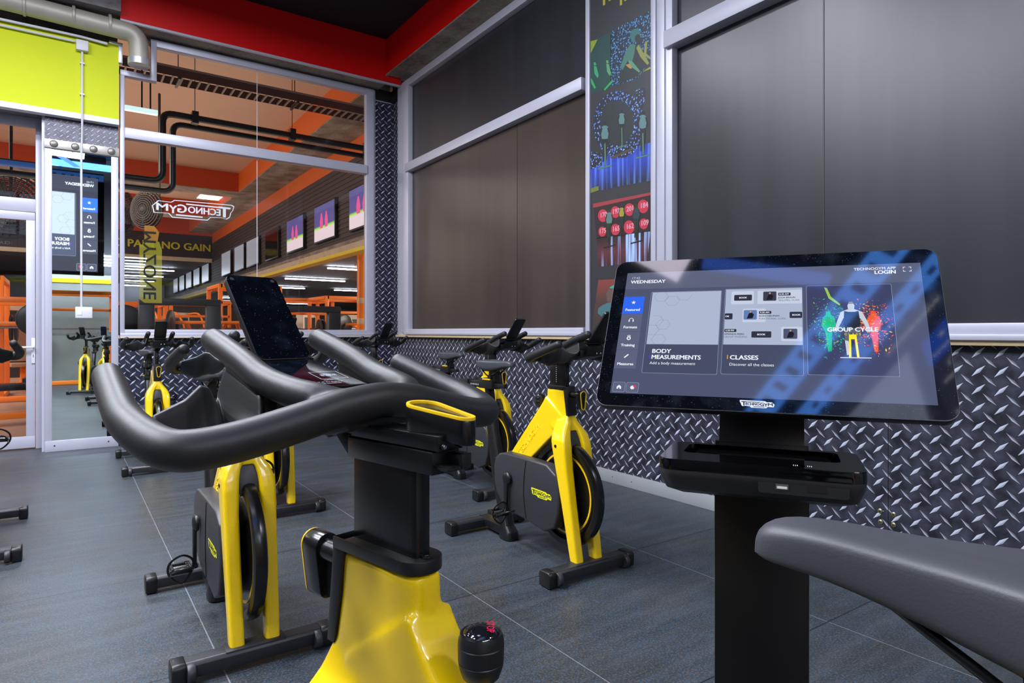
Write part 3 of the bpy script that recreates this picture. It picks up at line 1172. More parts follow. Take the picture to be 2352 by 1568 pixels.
# photo three: red discs
b = MB()
z0, z1 = (PW(1420, 610) + root_off).z, (PW(1420, 540) + root_off).z
INK_F3 = gradz('ink_red_floor', [(0, (60, 26, 32)), (0.5, (86, 40, 50)), (1, (30, 22, 26))], 'Z', z0, z1, 6.0, (170, 200, 255))
poly(b, Z3P([(80, 1145), (408, 1080), (402, 1300), (100, 1340)]), flat('wall3', (38, 22, 28)), D0)
poly(b, Z3P([(100, 1338), (402, 1298), (385, 1468), (108, 1500)]), INK_F3, D0)
poly(b, Z3P([(80, 1145), (408, 1080), (408, 1095), (80, 1168)]), flat('redbar', (170, 50, 60)), D0 + .0004)
rd = flat('disc', (214, 40, 70))
rdl = flat('disc_pale', (255, 170, 190))
for k, (cx, cy, r_) in enumerate(((135, 1212, 28), (205, 1192, 26), (284, 1178, 28), (361, 1160, 30), (131, 1302, 22), (205, 1290, 25), (282, 1277, 30), (364, 1258, 24))):
    poly(b, Z3P([(cx + r_ * math.cos(a / 16 * 2 * PI), cy + r_ * 1.28 * math.sin(a / 16 * 2 * PI)) for a in range(16)]), rd, D0 + .0006)
    p = PW(*Z3(cx - 17, cy + 12), D0 + .0012)
    b.text(('170', '192', '201', '184', '175', '165', '162', '109')[k], 0.052, rdl, p, (0, -1, 0), (0, 0, 1), 0.03)
for cx, cy, k in ((170, 1230, 1.0), (240, 1195, 0.8), (322, 1205, 1.0)):
    rider(b, cx, cy + 8, k * .82, flat('jersey%d' % cx, {170: (96, 130, 124), 240: (170, 160, 50), 322: (40, 62, 66)}[cx]), flat('legs3', (30, 44, 38)), flat('base3', (24, 22, 22)), D0 + .0014)
b.build('class_photo', root, smooth=0)
# photo four: rider in red light
b = MB()


def Z4(pts):
    return [(1340 + x / 7.84, 560 + y / 7.84) for x, y in pts]


z0, z1 = (PW(1400, 760) + root_off).z, (PW(1400, 640) + root_off).z
INK_R4 = gradz('ink_red_haze', [(0, (54, 48, 46)), (0.6, (74, 52, 48)), (1, (126, 56, 52))], 'Z', z0, z1)
poly(b, Z4([(270, 650), (1230, 600), (1230, 1560), (150, 1560)]), INK_R4, D0)
poly(b, Z4([(470, 780), (560, 740), (640, 760), (660, 900), (600, 1040), (430, 1040), (410, 900)]), flat('head4', (106, 82, 74)), D0 + .0005)
poly(b, Z4([(470, 780), (560, 735), (620, 750), (560, 800), (490, 800)]), flat('cap4', (60, 170, 150)), D0 + .0008)
poly(b, Z4([(270, 1160), (330, 1110), (440, 1060), (600, 1040), (700, 1300), (640, 1560), (260, 1250)]), flat('body4', (70, 120, 128)), D0 + .0007)
b.build('class_photo', root, smooth=0)
# lettering cut off at the top
b = MB()
for x in (1385, 1398, 1424, 1434):
    b.add([PW(x, 3 + (x % 3) * 5, D0), PW(x + 5, 1 + (x % 3) * 5, D0), PW(x + 5, -80, D0), PW(x, -80, D0)], [(0, 1, 2, 3)], flat('yellow_letters', (206, 196, 30)))
b.build('banner_lettering', root, smooth=0)

# ------------------------------------------------------------------ studio ceiling fittings
M_ADDED_LIGHT = pbr('added_light_diffuser', (230, 232, 240), 0.4, emit=(236, 240, 255), estr=5)
lamps = []
for i, (x, y) in enumerate(STUDIO_FILLS):  # bodies for the added studio fill lights
    r_ = empty('added_ceiling_light', (x, y, 4.515))
    tag(r_, 'square white light panel added under the black studio ceiling as fill', 'light', 'added studio fill lights')
    b = MB()
    b.box((-0.31, -0.31, 0.0), (0.31, 0.31, 0.05), M_WHITE)
    b.build('added_light_housing', r_, bevel=0.004)
    b = MB()
    b.box((-0.29, -0.29, -0.006), (0.29, 0.29, 0.0), M_ADDED_LIGHT)
    b.build('diffuser', r_, smooth=0)
    b = MB()
    b.tube([(0, 0, 0.05), (0, 0, ZC - 4.515)], 0.006, M_BLK, 6, 'flat')
    b.build('hanger_wire', r_, smooth=0)
for i, (x0, y0, x1, y1, ww) in enumerate(((-.30, .68, .30, 1.28, 1), (-.72, -1.6, -.10, -.98, 1), (.0, 2.09, .22, 2.31, 2))):
    r_ = empty('panel_light' if ww == 1 else 'ceiling_lamp', ((x0 + x1) / 2, (y0 + y1) / 2, 4.40 if ww == 1 else 4.08))  # panel_light: a matte white ceiling panel, glow added for the kiosk reflection
    tag(r_, ('square white ceiling panel over the camera, glow added for the kiosk reflection' if i == 0 else 'pinkish ceiling panel behind the camera, glow added for the kiosk reflection' if i == 1 else 'small bright square lamp on the ceiling seen in the tall mirror'), 'light')
    hx, hy = (x1 - x0) / 2, (y1 - y0) / 2
    b = MB()
    b.box((-hx, -hy, 0), (hx, hy, .04), pbr('panel_%d' % i, (230, 220, 226), .5, emit=((200, 190, 205), (210, 186, 205), (250, 250, 250))[i], estr=(7.0, 7.5, 14)[i]))  # both large panels are matte white, their glow is added for reflections
    b.build('panel_body', r_, bevel=.003)
    b = MB()
    b.box((-.01, -.01, .04), (.01, .01, ZC - (4.40 if ww == 1 else 4.08)), M_BLK)
    b.build('panel_hanger', r_, smooth=0)
M_BLUE = pbr('blue_lit_steel', (60, 110, 180), 0.4, metal=0.3, emit=(70, 128, 215), estr=5.0)  # steel under blue light, that light added as glow
M_BLUE2 = pbr('blue_strip_glow', (60, 110, 200), 0.4, emit=(60, 100, 200), estr=3.0)  # glow added for a blue band in the kiosk reflection
for k, (y0, y1, z0) in enumerate(((-0.50, -0.32, 4.52), (-0.76, -0.64, 4.52))):
    r_ = empty('blue_lit_strut', (0, (y0 + y1) / 2, z0))
    tag(r_, ('wide' if k == 0 else 'narrow') + ' slotted steel strut under the studio ceiling, blue light added as glow', 'light')
    b = MB()
    hw = (y1 - y0) / 2
    b.box((-1.2, -hw, 0), (.9, -hw + 0.035, 0.04), M_BLUE)
    b.box((-1.2, hw - 0.035, 0), (.9, hw, 0.04), M_BLUE)
    for q in range(13):
        x = -1.17 + q * 0.158
        b.box((x, -hw + 0.03, 0.008), (x + 0.085, hw - 0.03, 0.03), M_BLUE)
    b.build('strut_rail', r_, smooth=0)
    b = MB()
    b.box((-1.0, -0.01, 0.03), (.7, 0.01, ZC - z0), M_BLK)
    b.build('strut_hanger', r_, smooth=0)
r_ = MB()
r_.T = Matrix.Translation((0.06, 0.20, 4.42)) @ Matrix.Rotation(R(-70), 4, 'Z')
r_.box((-0.42, -0.05, 0), (0.42, 0.05, 0.02), M_BLUE2)
r_.box((-0.01, -0.01, 0.02), (0.01, 0.01, 0.3), M_BLK)
tag(r_.build('blue_strip', smooth=0), 'short blue strip hung askew under the studio ceiling, glow added for the kiosk reflection', 'light')

# ------------------------------------------------------------------ the indoor cycling bike (x forward, y left, z up; origin under the handlebar bend)
def vert_ring(u, v, z, hu, hv, n=16, p=3.5):
    out = []
    for k in range(n):
        a = 2 * PI * k / n
        c, s_ = math.cos(a), math.sin(a)
        out.append((u + hu * math.copysign(abs(c) ** (2 / p), c), v + hv * math.copysign(abs(s_) ** (2 / p), s_), z))
    return out


def teardrop(c0, r0, c1, r1, n=10):
    """outline of two circles joined, in 2d"""
    c0 = Vector(c0)
    c1 = Vector(c1)
    d = (c1 - c0)
    L = d.length
    a0 = math.atan2(d.y, d.x)
    be = math.acos(max(-1, min(1, (r0 - r1) / L)))
    pts = []
    for k in range(n + 1):
        a = a0 + be + (2 * PI - 2 * be) * k / n
        pts.append((c0.x + r0 * math.cos(a), c0.y + r0 * math.sin(a)))
    for k in range(n + 1):
        a = a0 - be + 2 * be * k / n
        pts.append((c1.x + r1 * math.cos(a), c1.y + r1 * math.sin(a)))
    return pts


def ring_prism(mb, outl, scale_in, e0, e1, axis, m, mapf):
    n = len(outl)
    cx = sum(p[0] for p in outl) / n
    cy = sum(p[1] for p in outl) / n
    inn = []
    for i in range(n):
        a = Vector(outl[i - 1])
        b_ = Vector(outl[(i + 1) % n])
        t = (b_ - a)
        nr = Vector((t.y, -t.x))
        if nr.length > 0:
            nr.normalize()
        p = Vector(outl[i])
        if nr.dot(p - Vector((cx, cy))) < 0:
            nr = -nr
        q = p - nr * scale_in
        inn.append((q.x, q.y))
    vs = [mapf(p, e0) for p in outl] + [mapf(p, e1) for p in outl] + [mapf(p, e1) for p in inn] + [mapf(p, e0) for p in inn]
    fs = []
    for i in range(n):
        j = (i + 1) % n
        fs += [(i, j, j + n, i + n), (i + n, j + n, j + 2 * n, i + 2 * n), (i + 2 * n, j + 2 * n, j + 3 * n, i + 3 * n)]
    mb.add(vs, fs, m)


def make_bike():
    root = empty('indoor_cycling_bike')
    # frame ---------------------------------------------------------
    b = MB()
    b.loft([vert_ring(-.050, 0, .864, .078, .0255, 20, 5), vert_ring(-.049, 0, .81, .080, .026, 20, 5), vert_ring(-.050, 0, .745, .092, .029, 20, 5),
            vert_ring(-.030, 0, .70, .082, .035, 20, 5), vert_ring(-.010, 0, .668, .066, .040, 20, 5)], M_YEL)
    b.prism([(-.125, .825), (-.145, .795), (-.46, .462), (-.285, .462), (-.11, .60), (-.03, .66), (.0, .74)], -.034, .034, 'y', M_YEL)
    for s_ in (1, -1):
        b.loft([vert_ring(.000, .010 * s_, .745, .043, .016, 16, 6), vert_ring(.010, .019 * s_, .712, .043, .020, 16, 6), vert_ring(.017, .036 * s_, .685, .045, .023, 16, 6), vert_ring(.026, .051 * s_, .657, .048, .026, 16, 6), vert_ring(.035, .0600 * s_, .625, .05, .029, 16, 6),
                vert_ring(.044, .0625 * s_, .59, .05, .029, 16, 6), vert_ring(.062, .064 * s_, .50, .044, .027, 16, 6), vert_ring(.098, .062 * s_, .33, .036, .026, 16, 6), vert_ring(.152, .0585 * s_, .062, .027, .0245, 16, 6)], M_YEL)
    fr = b.build('frame', root, smooth=0)
    remesh(fr, 0.0036, 16)
    ang = math.atan2(.462 - .778, -.46 + .145)
    for s_ in (1, -1):
        b = MB()
        d = Vector((.46 - .145, 0, .778 - .462)).normalized()
        if s_ == -1:
            org = Vector((-.338, -.0340, .490))
            b.text('TECHNOGYM', .042, M_YEL, org, d, (-d.z, 0, d.x), .004, 'LEFT', .0022, .92)
        else:
            org = Vector((-.155, .0340, .679))
            b.text('TECHNOGYM', .042, M_YEL, org, -d, (-d.z, 0, d.x), .004, 'LEFT', .0022, .92)
        b.build('raised_lettering', fr, smooth=0)
    # collar and front strip ----------------------------------------------
    b = MB()
    out = [(.034, .029), (-.104, .029)] + [(-.104 + .029 * math.cos(R(a)), .029 * math.sin(R(a))) for a in range(100, 261, 16)] + [(-.104, -.029), (.034, -.029)]
    b.prism(out, .868, .883, 'z', M_BLK)
    b.prism([(.010, .883), (.034, .883), (.050, .742), (.034, .742)], -.0275, .0275, 'y', M_BLK)
    b.lathe([(.006, 0), (.006, .0025), (.003, .0025), (.003, .001)], 'z', (-.121, 0, .883), M_BLKG, 12)
    b.build('head_collar', root, bevel=.004)
    # handlebar post and slide housing ----------------------------------------
    b = MB()
    b.prism([(.012, -.0125), (.012, .0125), (-.110, .0125), (-.116, .009), (-.116, -.009), (-.110, -.0125)], .80, .99, 'z', M_BLKG)
    hp = b.build('handlebar_post', root, bevel=.003)
    b = MB()
    for k in range(9):
        b.box((-.062, -.0131, .90 + k * .010), (-.059, -.0124, .904 + k * .010), M_WHITE)
    b.build('height_scale', hp, smooth=0)
    b = MB()
    b.box((-.154, -.021, .988), (.012, .021, 1.0140), M_BLKG)
    b.prism([(.010, .99), (.045, 1.018), (.010, 1.018)], -.021, .021, 'y', M_BLKG)
    b.box((-.163, -.019, 1.0155), (.11, .019, 1.033), M_BLKG)
    b.box((-.176, -.020, .994), (-.152, -.004, 1.012), M_BLK)
    b.box((-.176, -.004, .994), (-.152, .016, .999), M_BLK)
    for v in (-.013, .013):
        b.lathe([(.0040, 0), (.0040, -.004), (.002, -.005)], 'x', (-.163, v, 1.021), M_CHR, 10)
    b.build('slide_housing', root, bevel=.004)
    # console base under the screen ---------------------------------------------
    b = MB()
    b.prism([(-.03, 1.03), (-.03, 1.045), (.07, 1.060), (.20, 1.092), (.225, 1.075), (.20, 1.035), (.13, 1.018), (.02, 1.018)], -.048, .048, 'y', M_BLK)
    b.box((.10, -.072, 1.035), (.19, .072, 1.062), M_BLK)
    for v in (-.012, .012):
        b.lathe([(.005, 0), (.005, .003), (.002, .004)], 'x', (.212, v + .02, 1.05), M_WHITE, 8)
    b.build('console_base', root, bevel=.004)
    # handlebar -------------------------------------------------------------------
    b = MB()

    def cross(v):
        q = abs(v)
        zs = [(0, 1.063), (.05, 1.059), (.10, 1.047), (.15, 1.035), (.20, 1.0255)]
        us = [(0, -.030), (.05, -.029), (.10, -.024), (.15, -.015), (.20, -.004)]

        def ip(t):
            for (a, x), (c, y) in zip(t, t[1:]):
                if q <= c:
                    return x + (y - x) * (q - a) / (c - a)
            return t[-1][1]
        return (ip(us), v, ip(zs))
    path, rads = [], []
    CUPS = []
    half = [(.232, .233, 1.094, .0180), (.17, .243, 1.073, .0188), (.115, .2505, 1.0545, .0198), (.085, .2515, 1.046, .0205), (.050, .248, 1.036, .0213), (.020, .239, 1.0275, .0222), (.004, .223, 1.0245, .0228)]
    for u, v, z, r_ in half:
        path.append((u, v, z))
        rads.append(r_)
    for v in (.19, .15, .10, .06, .03, 0, -.03, -.06, -.10, -.15, -.19):
        path.append(cross(v))
        rads.append(.0230)
    for u, v, z, r_ in reversed(half):
        path.append((u, -v, z))
        rads.append(r_)
    b.tube(path, rads, M_RUB, 24, 'round', smooth=4)
    for s_ in (1, -1):
        b.tube([(-.020, .045 * s_, 1.057), (.005, .070 * s_, 1.067), (.045, .083 * s_, 1.075), (.105, .088 * s_, 1.088), (.165, .089 * s_, 1.110), (.262, .087 * s_, 1.138)],
               [.0215, .021, .0195, .0188, .018, .0178], M_RUB, 20, 'round', smooth=4)
        # cup between the two horns: a sagging sheet with a raised far lip
        NU, NV = 16, 24
        lip = [(0, .108, .222, 1.053), (.28, .124, .180, 1.068), (.50, .140, .155, 1.084), (.62, .150, .141, 1.080), (.74, .172, .126, 1.062), (.83, .200, .110, 1.052), (.90, .218, .099, 1.060), (1, .205, .091, 1.104)]
        low = [(0, .010, .225, 1.020), (.3, -.004, .190, 1.014), (.6, .0, .150, 1.018), (.83, .045, .118, 1.022), (.92, .085, .100, 1.030), (1, .100, .092, 1.070)]

        def at(tb, q):
            for A_, B_ in zip(tb, tb[1:]):
                if q <= B_[0]:
                    t_ = (q - A_[0]) / (B_[0] - A_[0])
                    t_ = t_ * t_ * (3 - 2 * t_)
                    return [A_[i] + (B_[i] - A_[i]) * t_ for i in (1, 2, 3)]
            return tb[-1][1:]
        vs = []
        for i in range(NU + 1):
            t = i / NU
            for j in range(NV + 1):
                q = j / NV
                hi, lo = at(lip, q), at(low, q)
                g_ = (t / .74) ** 1.15 if t < .74 else max(0, 1 - (t - .74) / .26) ** .62
                sag = -.066 * max(0, math.sin(PI * min(1, .06 + q / .98))) ** .7 * g_
                vs.append((lo[0] + (hi[0] - lo[0]) * t, (lo[1] + (hi[1] - lo[1]) * t) * s_, lo[2] + (hi[2] - lo[2]) * t + sag))
        CUPS.append((vs, NU, NV))
        b.prism([(.100, 1.035), (.150, 1.028), (.200, 1.050), (.204, 1.118), (.105, 1.084)], (.086 if s_ > 0 else -.096), (.096 if s_ > 0 else -.086), 'y', M_RUB)
    hb = b.build('handlebar', root, smooth=0)
    remesh(hb, 0.0030, 8)
    for vs, NU, NV in CUPS:
        c_ = MB()
        W_ = NV + 1
        c_.add(vs, [(i * W_ + j, i * W_ + j + 1, (i + 1) * W_ + j + 1, (i + 1) * W_ + j) for i in range(NU) for j in range(NV)], M_RUB)
        co = c_.build('bottle_cup', root, smooth=180)
        m1 = co.modifiers.new('so', 'SOLIDIFY')
        m1.thickness = .008
        m1.offset = 0
        m2 = co.modifiers.new('su', 'SUBSURF')
        m2.levels = m2.render_levels = 1
        i, j = int(NU * .86), int(NV * .20)
        P0, P1, P2 = Vector(vs[i * W_ + j]), Vector(vs[(i + 1) * W_ + j]), Vector(vs[i * W_ + j + 1])
        xd = (P2 - P0).normalized()
        nn_ = (P1 - P0).cross(P2 - P0).normalized()
        if nn_.dot(Vector((-1, 0, .6))) < 0:
            nn_ = -nn_
        ax = (xd + (P1 - P0).normalized() * .25).normalized()
        ax = (ax - nn_ * ax.dot(nn_)).normalized()
        ay = nn_.cross(ax)
        b = MB()
        b.T = Matrix(((ax.x, ay.x, nn_.x, P0.x), (ax.y, ay.y, nn_.y, P0.y), (ax.z, ay.z, nn_.z, P0.z), (0, 0, 0, 1)))
        b.prism(rrect(-.015, -.0028, .015, .0028, .0026), .0028, .0056, 'z', M_GLOSSB)
        b.build('cup_slot', co, bevel=0)
    # screen ------------------------------------------------------------------------
    b = MB()
    dsp = empty('console_screen')
    dsp.parent = root
    dirv = Vector((.126, 0, .144)).normalized()
    nv = Vector((-dirv.z, 0, dirv.x))
    org = Vector((.267, 0, 1.175))
    b.T = Matrix(((0, dirv.x, -nv.x, org.x), (-1, dirv.y, -nv.y, org.y), (0, dirv.z, -nv.z, org.z), (0, 0, 0, 1)))
    out = rrect(-.0435, -.088, .0435, .088, .012)
    b.prism(out, 0.0, .011, 'z', M_BLK)
    b.build('screen_housing', dsp, bevel=.002)
    T1 = b.T.copy()
    b = MB()
    b.T = T1
    b.prism(rrect(-.0425, -.087, .0425, .087, .0115), -.0012, .0004, 'z', M_DISP)
    b.build('screen_glass', dsp, bevel=0)
    for x in (-.034, .034):
        b = MB()
        b.T = T1
        b.lathe([(.0038, -.0018), (.003, -.0018), (.003, -.0022), (.0001, -.0022)], 'z', (x, .078, 0), M_CHAR, 12)
        b.build('sensor_window', dsp, bevel=0)
    b = MB()
    d2 = Vector((.135, 0, .030)).normalized()
    n2 = Vector((-d2.z, 0, d2.x))
    o2 = Vector((.137, 0, 1.0905))
    b.T = Matrix(((0, d2.x, n2.x, o2.x), (-1, d2.y, n2.y, o2.y), (0, d2.z, n2.z, o2.z), (0, 0, 0, 1)))
    b.prism([(-.0435, .072), (.0435, .072), (.050, -.070), (-.050, -.070)], -.012, 0, 'z', M_BLK)
    b.add([(-.0425, .071, .0004), (.0425, .071, .0004), (.048, -.068, .0004), (-.048, -.068, .0004)], [(0, 1, 2, 3)], M_DISP)
    b.build('lower_panel', dsp, bevel=0)
    T2 = b.T.copy()
    b = MB()
    b.T = T2
    ml = pbr('label_white', (196, 198, 204), 0.4)
    y0, y1 = .000, -.036
    for a, c in (((-.005, y0), (.040, y0 - .0008)), ((-.005, y1), (.040, y1 - .0008)), ((-.005, y0), (-.0042, y1)), ((.0392, y0), (.040, y1))):
        b.add([(a[0], a[1], .001), (c[0], a[1], .001), (c[0], c[1], .001), (a[0], c[1], .001)], [(0, 1, 2, 3)], ml)
    # contactless mark
    b.lathe([(.0046, .001), (.0038, .001)], 'z', (.0175, -.018, 0), ml, 16, closed=False)
    b.lathe([(.0066, .0011), (.0061, .0011), (.0061, .0010), (.0066, .0010)], 'z', (.0175, -.018, 0), ml, 20, closed=True)
    for sx in (-1, 1):
        for q in (.009, .0115):
            x = .0175 + sx * q
            b.add([(x - .0005, -.022, .001), (x + .0005, -.022, .001), (x + .0005, -.014, .001), (x - .0005, -.014, .001)], [(0, 1, 2, 3)], ml)
    b.text('mywellness', .0052, ml, (-.004, -.043, .001), bold=.01)
    b.text('Data shown on the display is', .0052, ml, (-.040, -.052, .001), bold=.005)
    b.text('and cannot be considered', .0052, ml, (-.040, -.059, .001), bold=.005)
    b.build('printed_label', dsp, smooth=0)
    # lever on the slide -----------------------------------------------------------
    def lever(parent, mapf, o_, e0, e1, e2):
        b = MB()
        n = len(o_)
        vs = [mapf(p, e0) for p in o_] + [mapf(p, e1) for p in o_]
        b.add(vs, [tuple(range(n)), tuple(range(2 * n - 1, n - 1, -1))] + [(i, (i + 1) % n, (i + 1) % n + n, i + n) for i in range(n)], M_BLKG)
        lv = b.build('adjustment_lever', parent, bevel=.0015)
        b = MB()
        ring_prism(b, o_, .0042, e1, e2, None, M_YEL2, mapf)
        b.build('lever_trim', lv, bevel=.0006)
        return lv
    lever(root, lambda p, e: (p[0], p[1], e + (p[0] + .12) * .12), teardrop((-.113, -.004), .0225, (-.181, -.004), .0125, 12), 1.032, 1.060, 1.0635)
    b = MB()
    b.lathe([(.012, 1.02), (.012, 1.035)], 'z', (-.115, 0, 0), M_BLK, 16)
    b.build('lever_stem', root, bevel=0)
    lever(root, lambda p, e: (e, p[0], p[1]), teardrop((0, .848), .0195, (0, .788), .012, 12), .092, .128, .1315)
    b = MB()
    b.lathe([(.0155, .04), (.0155, .095)], 'x', (0, 0, .845), M_BLKG, 20)
    b.build('lever_stem', root, bevel=0)
    # resistance knob ------------------------------------------------------------
    b = MB()
    b.lathe([(.0085, .70), (.0085, .768), (.014, .770), (.0205, .777), (.0240, .787), (.0248, .7925), (.0242, .7935), (.0250, .7945), (.0254, .8105), (.0247, .8115), (.0254, .8125), (.0248, .818), (.0228, .8235), (.0212, .8225)], 'z', (-.211, 0, 0), M_BLK, 36)
    kn = b.build('resistance_knob', root, smooth=35)
    b = MB()
    b.lathe([(.0212, .820), (.0205, .8228), (.0175, .8262), (.0120, .8290), (.0055, .8302), (.0005, .8304)], 'z', (-.211, 0, 0),
            pbr('knob_lens', (20, 22, 26), 0.05, spec=0.9), 32)
    b.build('knob_cap', kn, smooth=60)
    b = MB()
    b.text('STOP', .0115, pbr('red_marking', (206, 20, 74), 0.4), (-.2075, -.0125, .8306), (-.7, .7, 0), (-.7, -.7, 0), .02)
    b.build('knob_lettering', kn, smooth=0)
    b = MB()
    b.tube([(-.211, 0, .65), (-.211, 0, .745)], .013, M_YEL, 16, 'flat')
    b.build('knob_boss', root)
    # flywheel ----------------------------------------------------------------------
    C_ = (0.003, 0, .358)
    b = MB()
    b.lathe([(.02, -.020), (.20, -.010), (.214, -.013), (.222, -.023), (.240, -.0245), (.253, -.019), (.2565, -.006), (.2565, .006), (.253, .019), (.240, .0245), (.222, .023), (.214, .013), (.20, .010), (.02, .020)], 'y', C_, M_BLKG, 64)
    fw_ = b.build('flywheel', root, smooth=40)
    b = MB()
    for s_ in (1, -1):
        b.lathe([(.186, .0112 * s_), (.196, .0112 * s_), (.196, .0128 * s_), (.186, .0128 * s_)], 'y', C_, M_YEL2, 64, closed=True)
    b.build('flywheel_stripe', fw_, smooth=0)
    b = MB()
    b.prism([(-.07, .585), (-.04, .655), (.0, .675), (.05, .668), (.075, .60), (.074, .56), (.06, .585), (0, .60)], -.033, .033, 'y', M_CHAR)
    b.build('wheel_guard', root, bevel=.003)
    # brake housing behind the fork -----------------------------------------------
    b = MB()
    case = [(-.505, .345), (-.508, .42), (-.49, .465), (-.455, .492), (-.41, .502), (-.20, .502), (-.04, .498), (.03, .46), (.055, .38), (.05, .28), (.02, .20), (-.06, .165), (-.19, .185), (-.33, .195), (-.43, .225), (-.485, .28)]
    b.prism(case, -.094, -.030, 'y', M_CHAR)
    b.prism(case, .030, .072, 'y', M_CHAR)
    b.prism([(-.52, .30), (-.52, .46), (-.45, .50), (-.26, .498), (-.26, .22), (-.43, .22)], -.032, .032, 'y', M_CHAR)
    cs = b.build('chain_case', root, bevel=.010, seg=3)
    b = MB()
    for z in range(1):
        b.tube([(-.205, -.0945, .490), (-.222, -.0950, .40), (-.225, -.0950, .30), (-.205, -.0945, .20)], .0022, M_BLKG, 6, 'flat', smooth=4)
    b.build('case_groove', cs)
    for s_, v in ((-1, -.0952), (1, .0732)):
        b = MB()
        if s_ < 0:
            logo(b, (-.078, v, .345), (1, 0, 0), (0, 0, 1), .165, M_BLK, pbr('badge_yellow', (224, 222, 20), .4), None, lift=.0006)
        else:
            logo(b, (-.078, v, .345), (-1, 0, 0), (0, 0, 1), .165, M_BLK, pbr('badge_yellow', (224, 222, 20), .4), None, lift=.0006)
        b.build('maker_badge', cs, smooth=0)
    # cranks and pedals ------------------------------------------------------------
    for s_ in (-1, 1):
        b = MB()
        o = (-.36, .100 * s_ if s_ < 0 else .078, .375)
        yy = o[1]
        b.lathe([(.034, 0), (.034, .012 * s_), (.022, .020 * s_), (.008, .022 * s_)], 'y', o, M_BLK, 24)
        k = 1 if s_ > 0 else -1
        zt = .375 + .172 * k
        b.prism([(-.36 - .016, .375), (-.36 + .016, .375), (-.36 + .011, zt), (-.36 - .011, zt)] if True else [], yy + .006 * s_, yy + .020 * s_, 'y', M_BLK)
        b.lathe([(.0125, .004 * s_), (.0125, .022 * s_)], 'y', (-.36, yy, zt), M_BLK, 16)
        cr = b.build('crank_arm', root, bevel=.003)
        b = MB()
        y0 = yy + .026 * s_
        y1 = yy + .100 * s_
        b.box((-.36 - .045, y0, zt - .010), (-.36 + .045, y0 + .010 * s_, zt + .010), M_BLK)
        b.box((-.36 - .045, y1 - .010 * s_, zt - .010), (-.36 + .045, y1, zt + .010), M_BLK)
        b.box((-.36 - .045, y0, zt - .010), (-.36 - .033, y1, zt + .010), M_BLK)
        b.box((-.36 + .033, y0, zt - .010), (-.36 + .045, y1, zt + .010), M_BLK)
        b.tube([(-.36, yy, zt), (-.36, y1, zt)], .010, M_CHR, 12, 'flat')
        for q in (-.035, -.012, .012, .035):
            b.box((-.36 + q - .004, y0 + .01 * s_, zt + .008), (-.36 + q + .004, y0 + .02 * s_, zt + .015), M_CHR)
        b.build('pedal', cr, bevel=.0015)
        b = MB()
        b.tube([(-.33, y0, zt - .005), (-.33, y0 - .002 * s_, zt + .035), (-.32, (y0 + y1) / 2, zt + .062), (-.33, y1 + .006 * s_, zt + .035), (-.335, y1 + .008 * s_, zt - .012), (-.335, (y0 + y1) / 2, zt - .052), (-.33, y0, zt - .005)], .0045, M_BLK, 8, 'flat', smooth=5, flat=.4)
        b.tube([(-.315, y0, zt), (-.25, y0 + .01 * s_, zt + .028), (-.235, (y0 + y1) / 2, zt + .035), (-.25, y1 - .01 * s_, zt + .028), (-.315, y1, zt)], .004, M_BLK, 8, 'flat', smooth=5)
        b.box((-.345, y1 - .002 * s_, zt - .018), (-.325, y1 + .006 * s_, zt + .004), M_CHR)
        b.build('toe_strap', cr)
    # seat column, foot and rail -------------------------------------------------------
    b = MB()

    def sec(u, z, hu, hv):
        return vert_ring(u, 0, z, hu, hv, 16, 3)
    b.loft([sec(-.495, .004, .060, .045), sec(-.495, .045, .052, .042), sec(-.515, .075, .040, .034), sec(-.565, .24, .042, .032), sec(-.60, .36, .045, .032), sec(-.655, .58, .036, .030), sec(-.69, .735, .036, .030)], M_BLK)
    b.prism([(-.50, .015), (-.50, .062), (-.76, .075), (-.76, .03)], -.03, .03, 'y', M_BLK)
    b.prism([(-.52, .30), (-.52, .44), (-.615, .44), (-.575, .27)], -.03, .03, 'y', M_BLK)
    b.build('seat_column', root, bevel=.002)
    b = MB()
    b.prism([(-.695, .70), (-.655, .70), (-.675, .835), (-.720, .835)], -.02, .02, 'y', M_BLKG)
    b.box((-.74, -.034, .715), (-.64, .034, .742), M_BLK)
    sp_ = b.build('seat_post', root, bevel=.002)
    b = MB()
    b.box((-.80, -.012, .742), (-.66, -.040, .756), M_BLK)
    b.box((-.70, -.046, .744), (-.60, -.036, .754), M_YEL2)
    b.build('seat_height_lever', sp_, bevel=.002)
    b = MB()
    b.box((-.90, -.022, .828), (-.69, .022, .866), M_BLK)
    b.box((-.70, -.011, .836), (-.53, .011, .858), M_BLK)
    b.box((-.965, -.032, .812), (-.89, .032, .868), M_BLK)
    b.box((-.93, -.02, .74), (-.905, .02, .815), M_BLK)
    b.box((-.765, -.030, .826), (-.63, .030, .884), M_BLK)
    for k in range(12):
        b.box((-.87 + k * .0095, -.0226, .838), (-.867 + k * .0095, -.0221, .848), M_WHITE)
    ss = b.build('seat_slider', root, bevel=.004)
    b = MB()
    b.box((-.72, -.036, .876), (-.64, .036, .884), M_YEL2)
    b.build('slider_trim', ss, bevel=.002)
    # saddle -----------------------------------------------------------------
    b = MB()
    secs = []
    N = 28
    prof = [(-.490, .006, .975, .008), (-.4935, .014, .984, .018), (-.500, .0195, .990, .028), (-.515, .0235, .9945, .034), (-.545, .026, .9965, .038), (-.58, .029, .9945, .043), (-.62, .036, .995, .054), (-.66, .050, .9955, .064), (-.69, .064, .997, .069), (-.72, .074, .998, .066), (-.75, .076, .998, .054), (-.77, .068, .995, .040), (-.782, .048, .985, .024), (-.787, .02, .978, .010)]
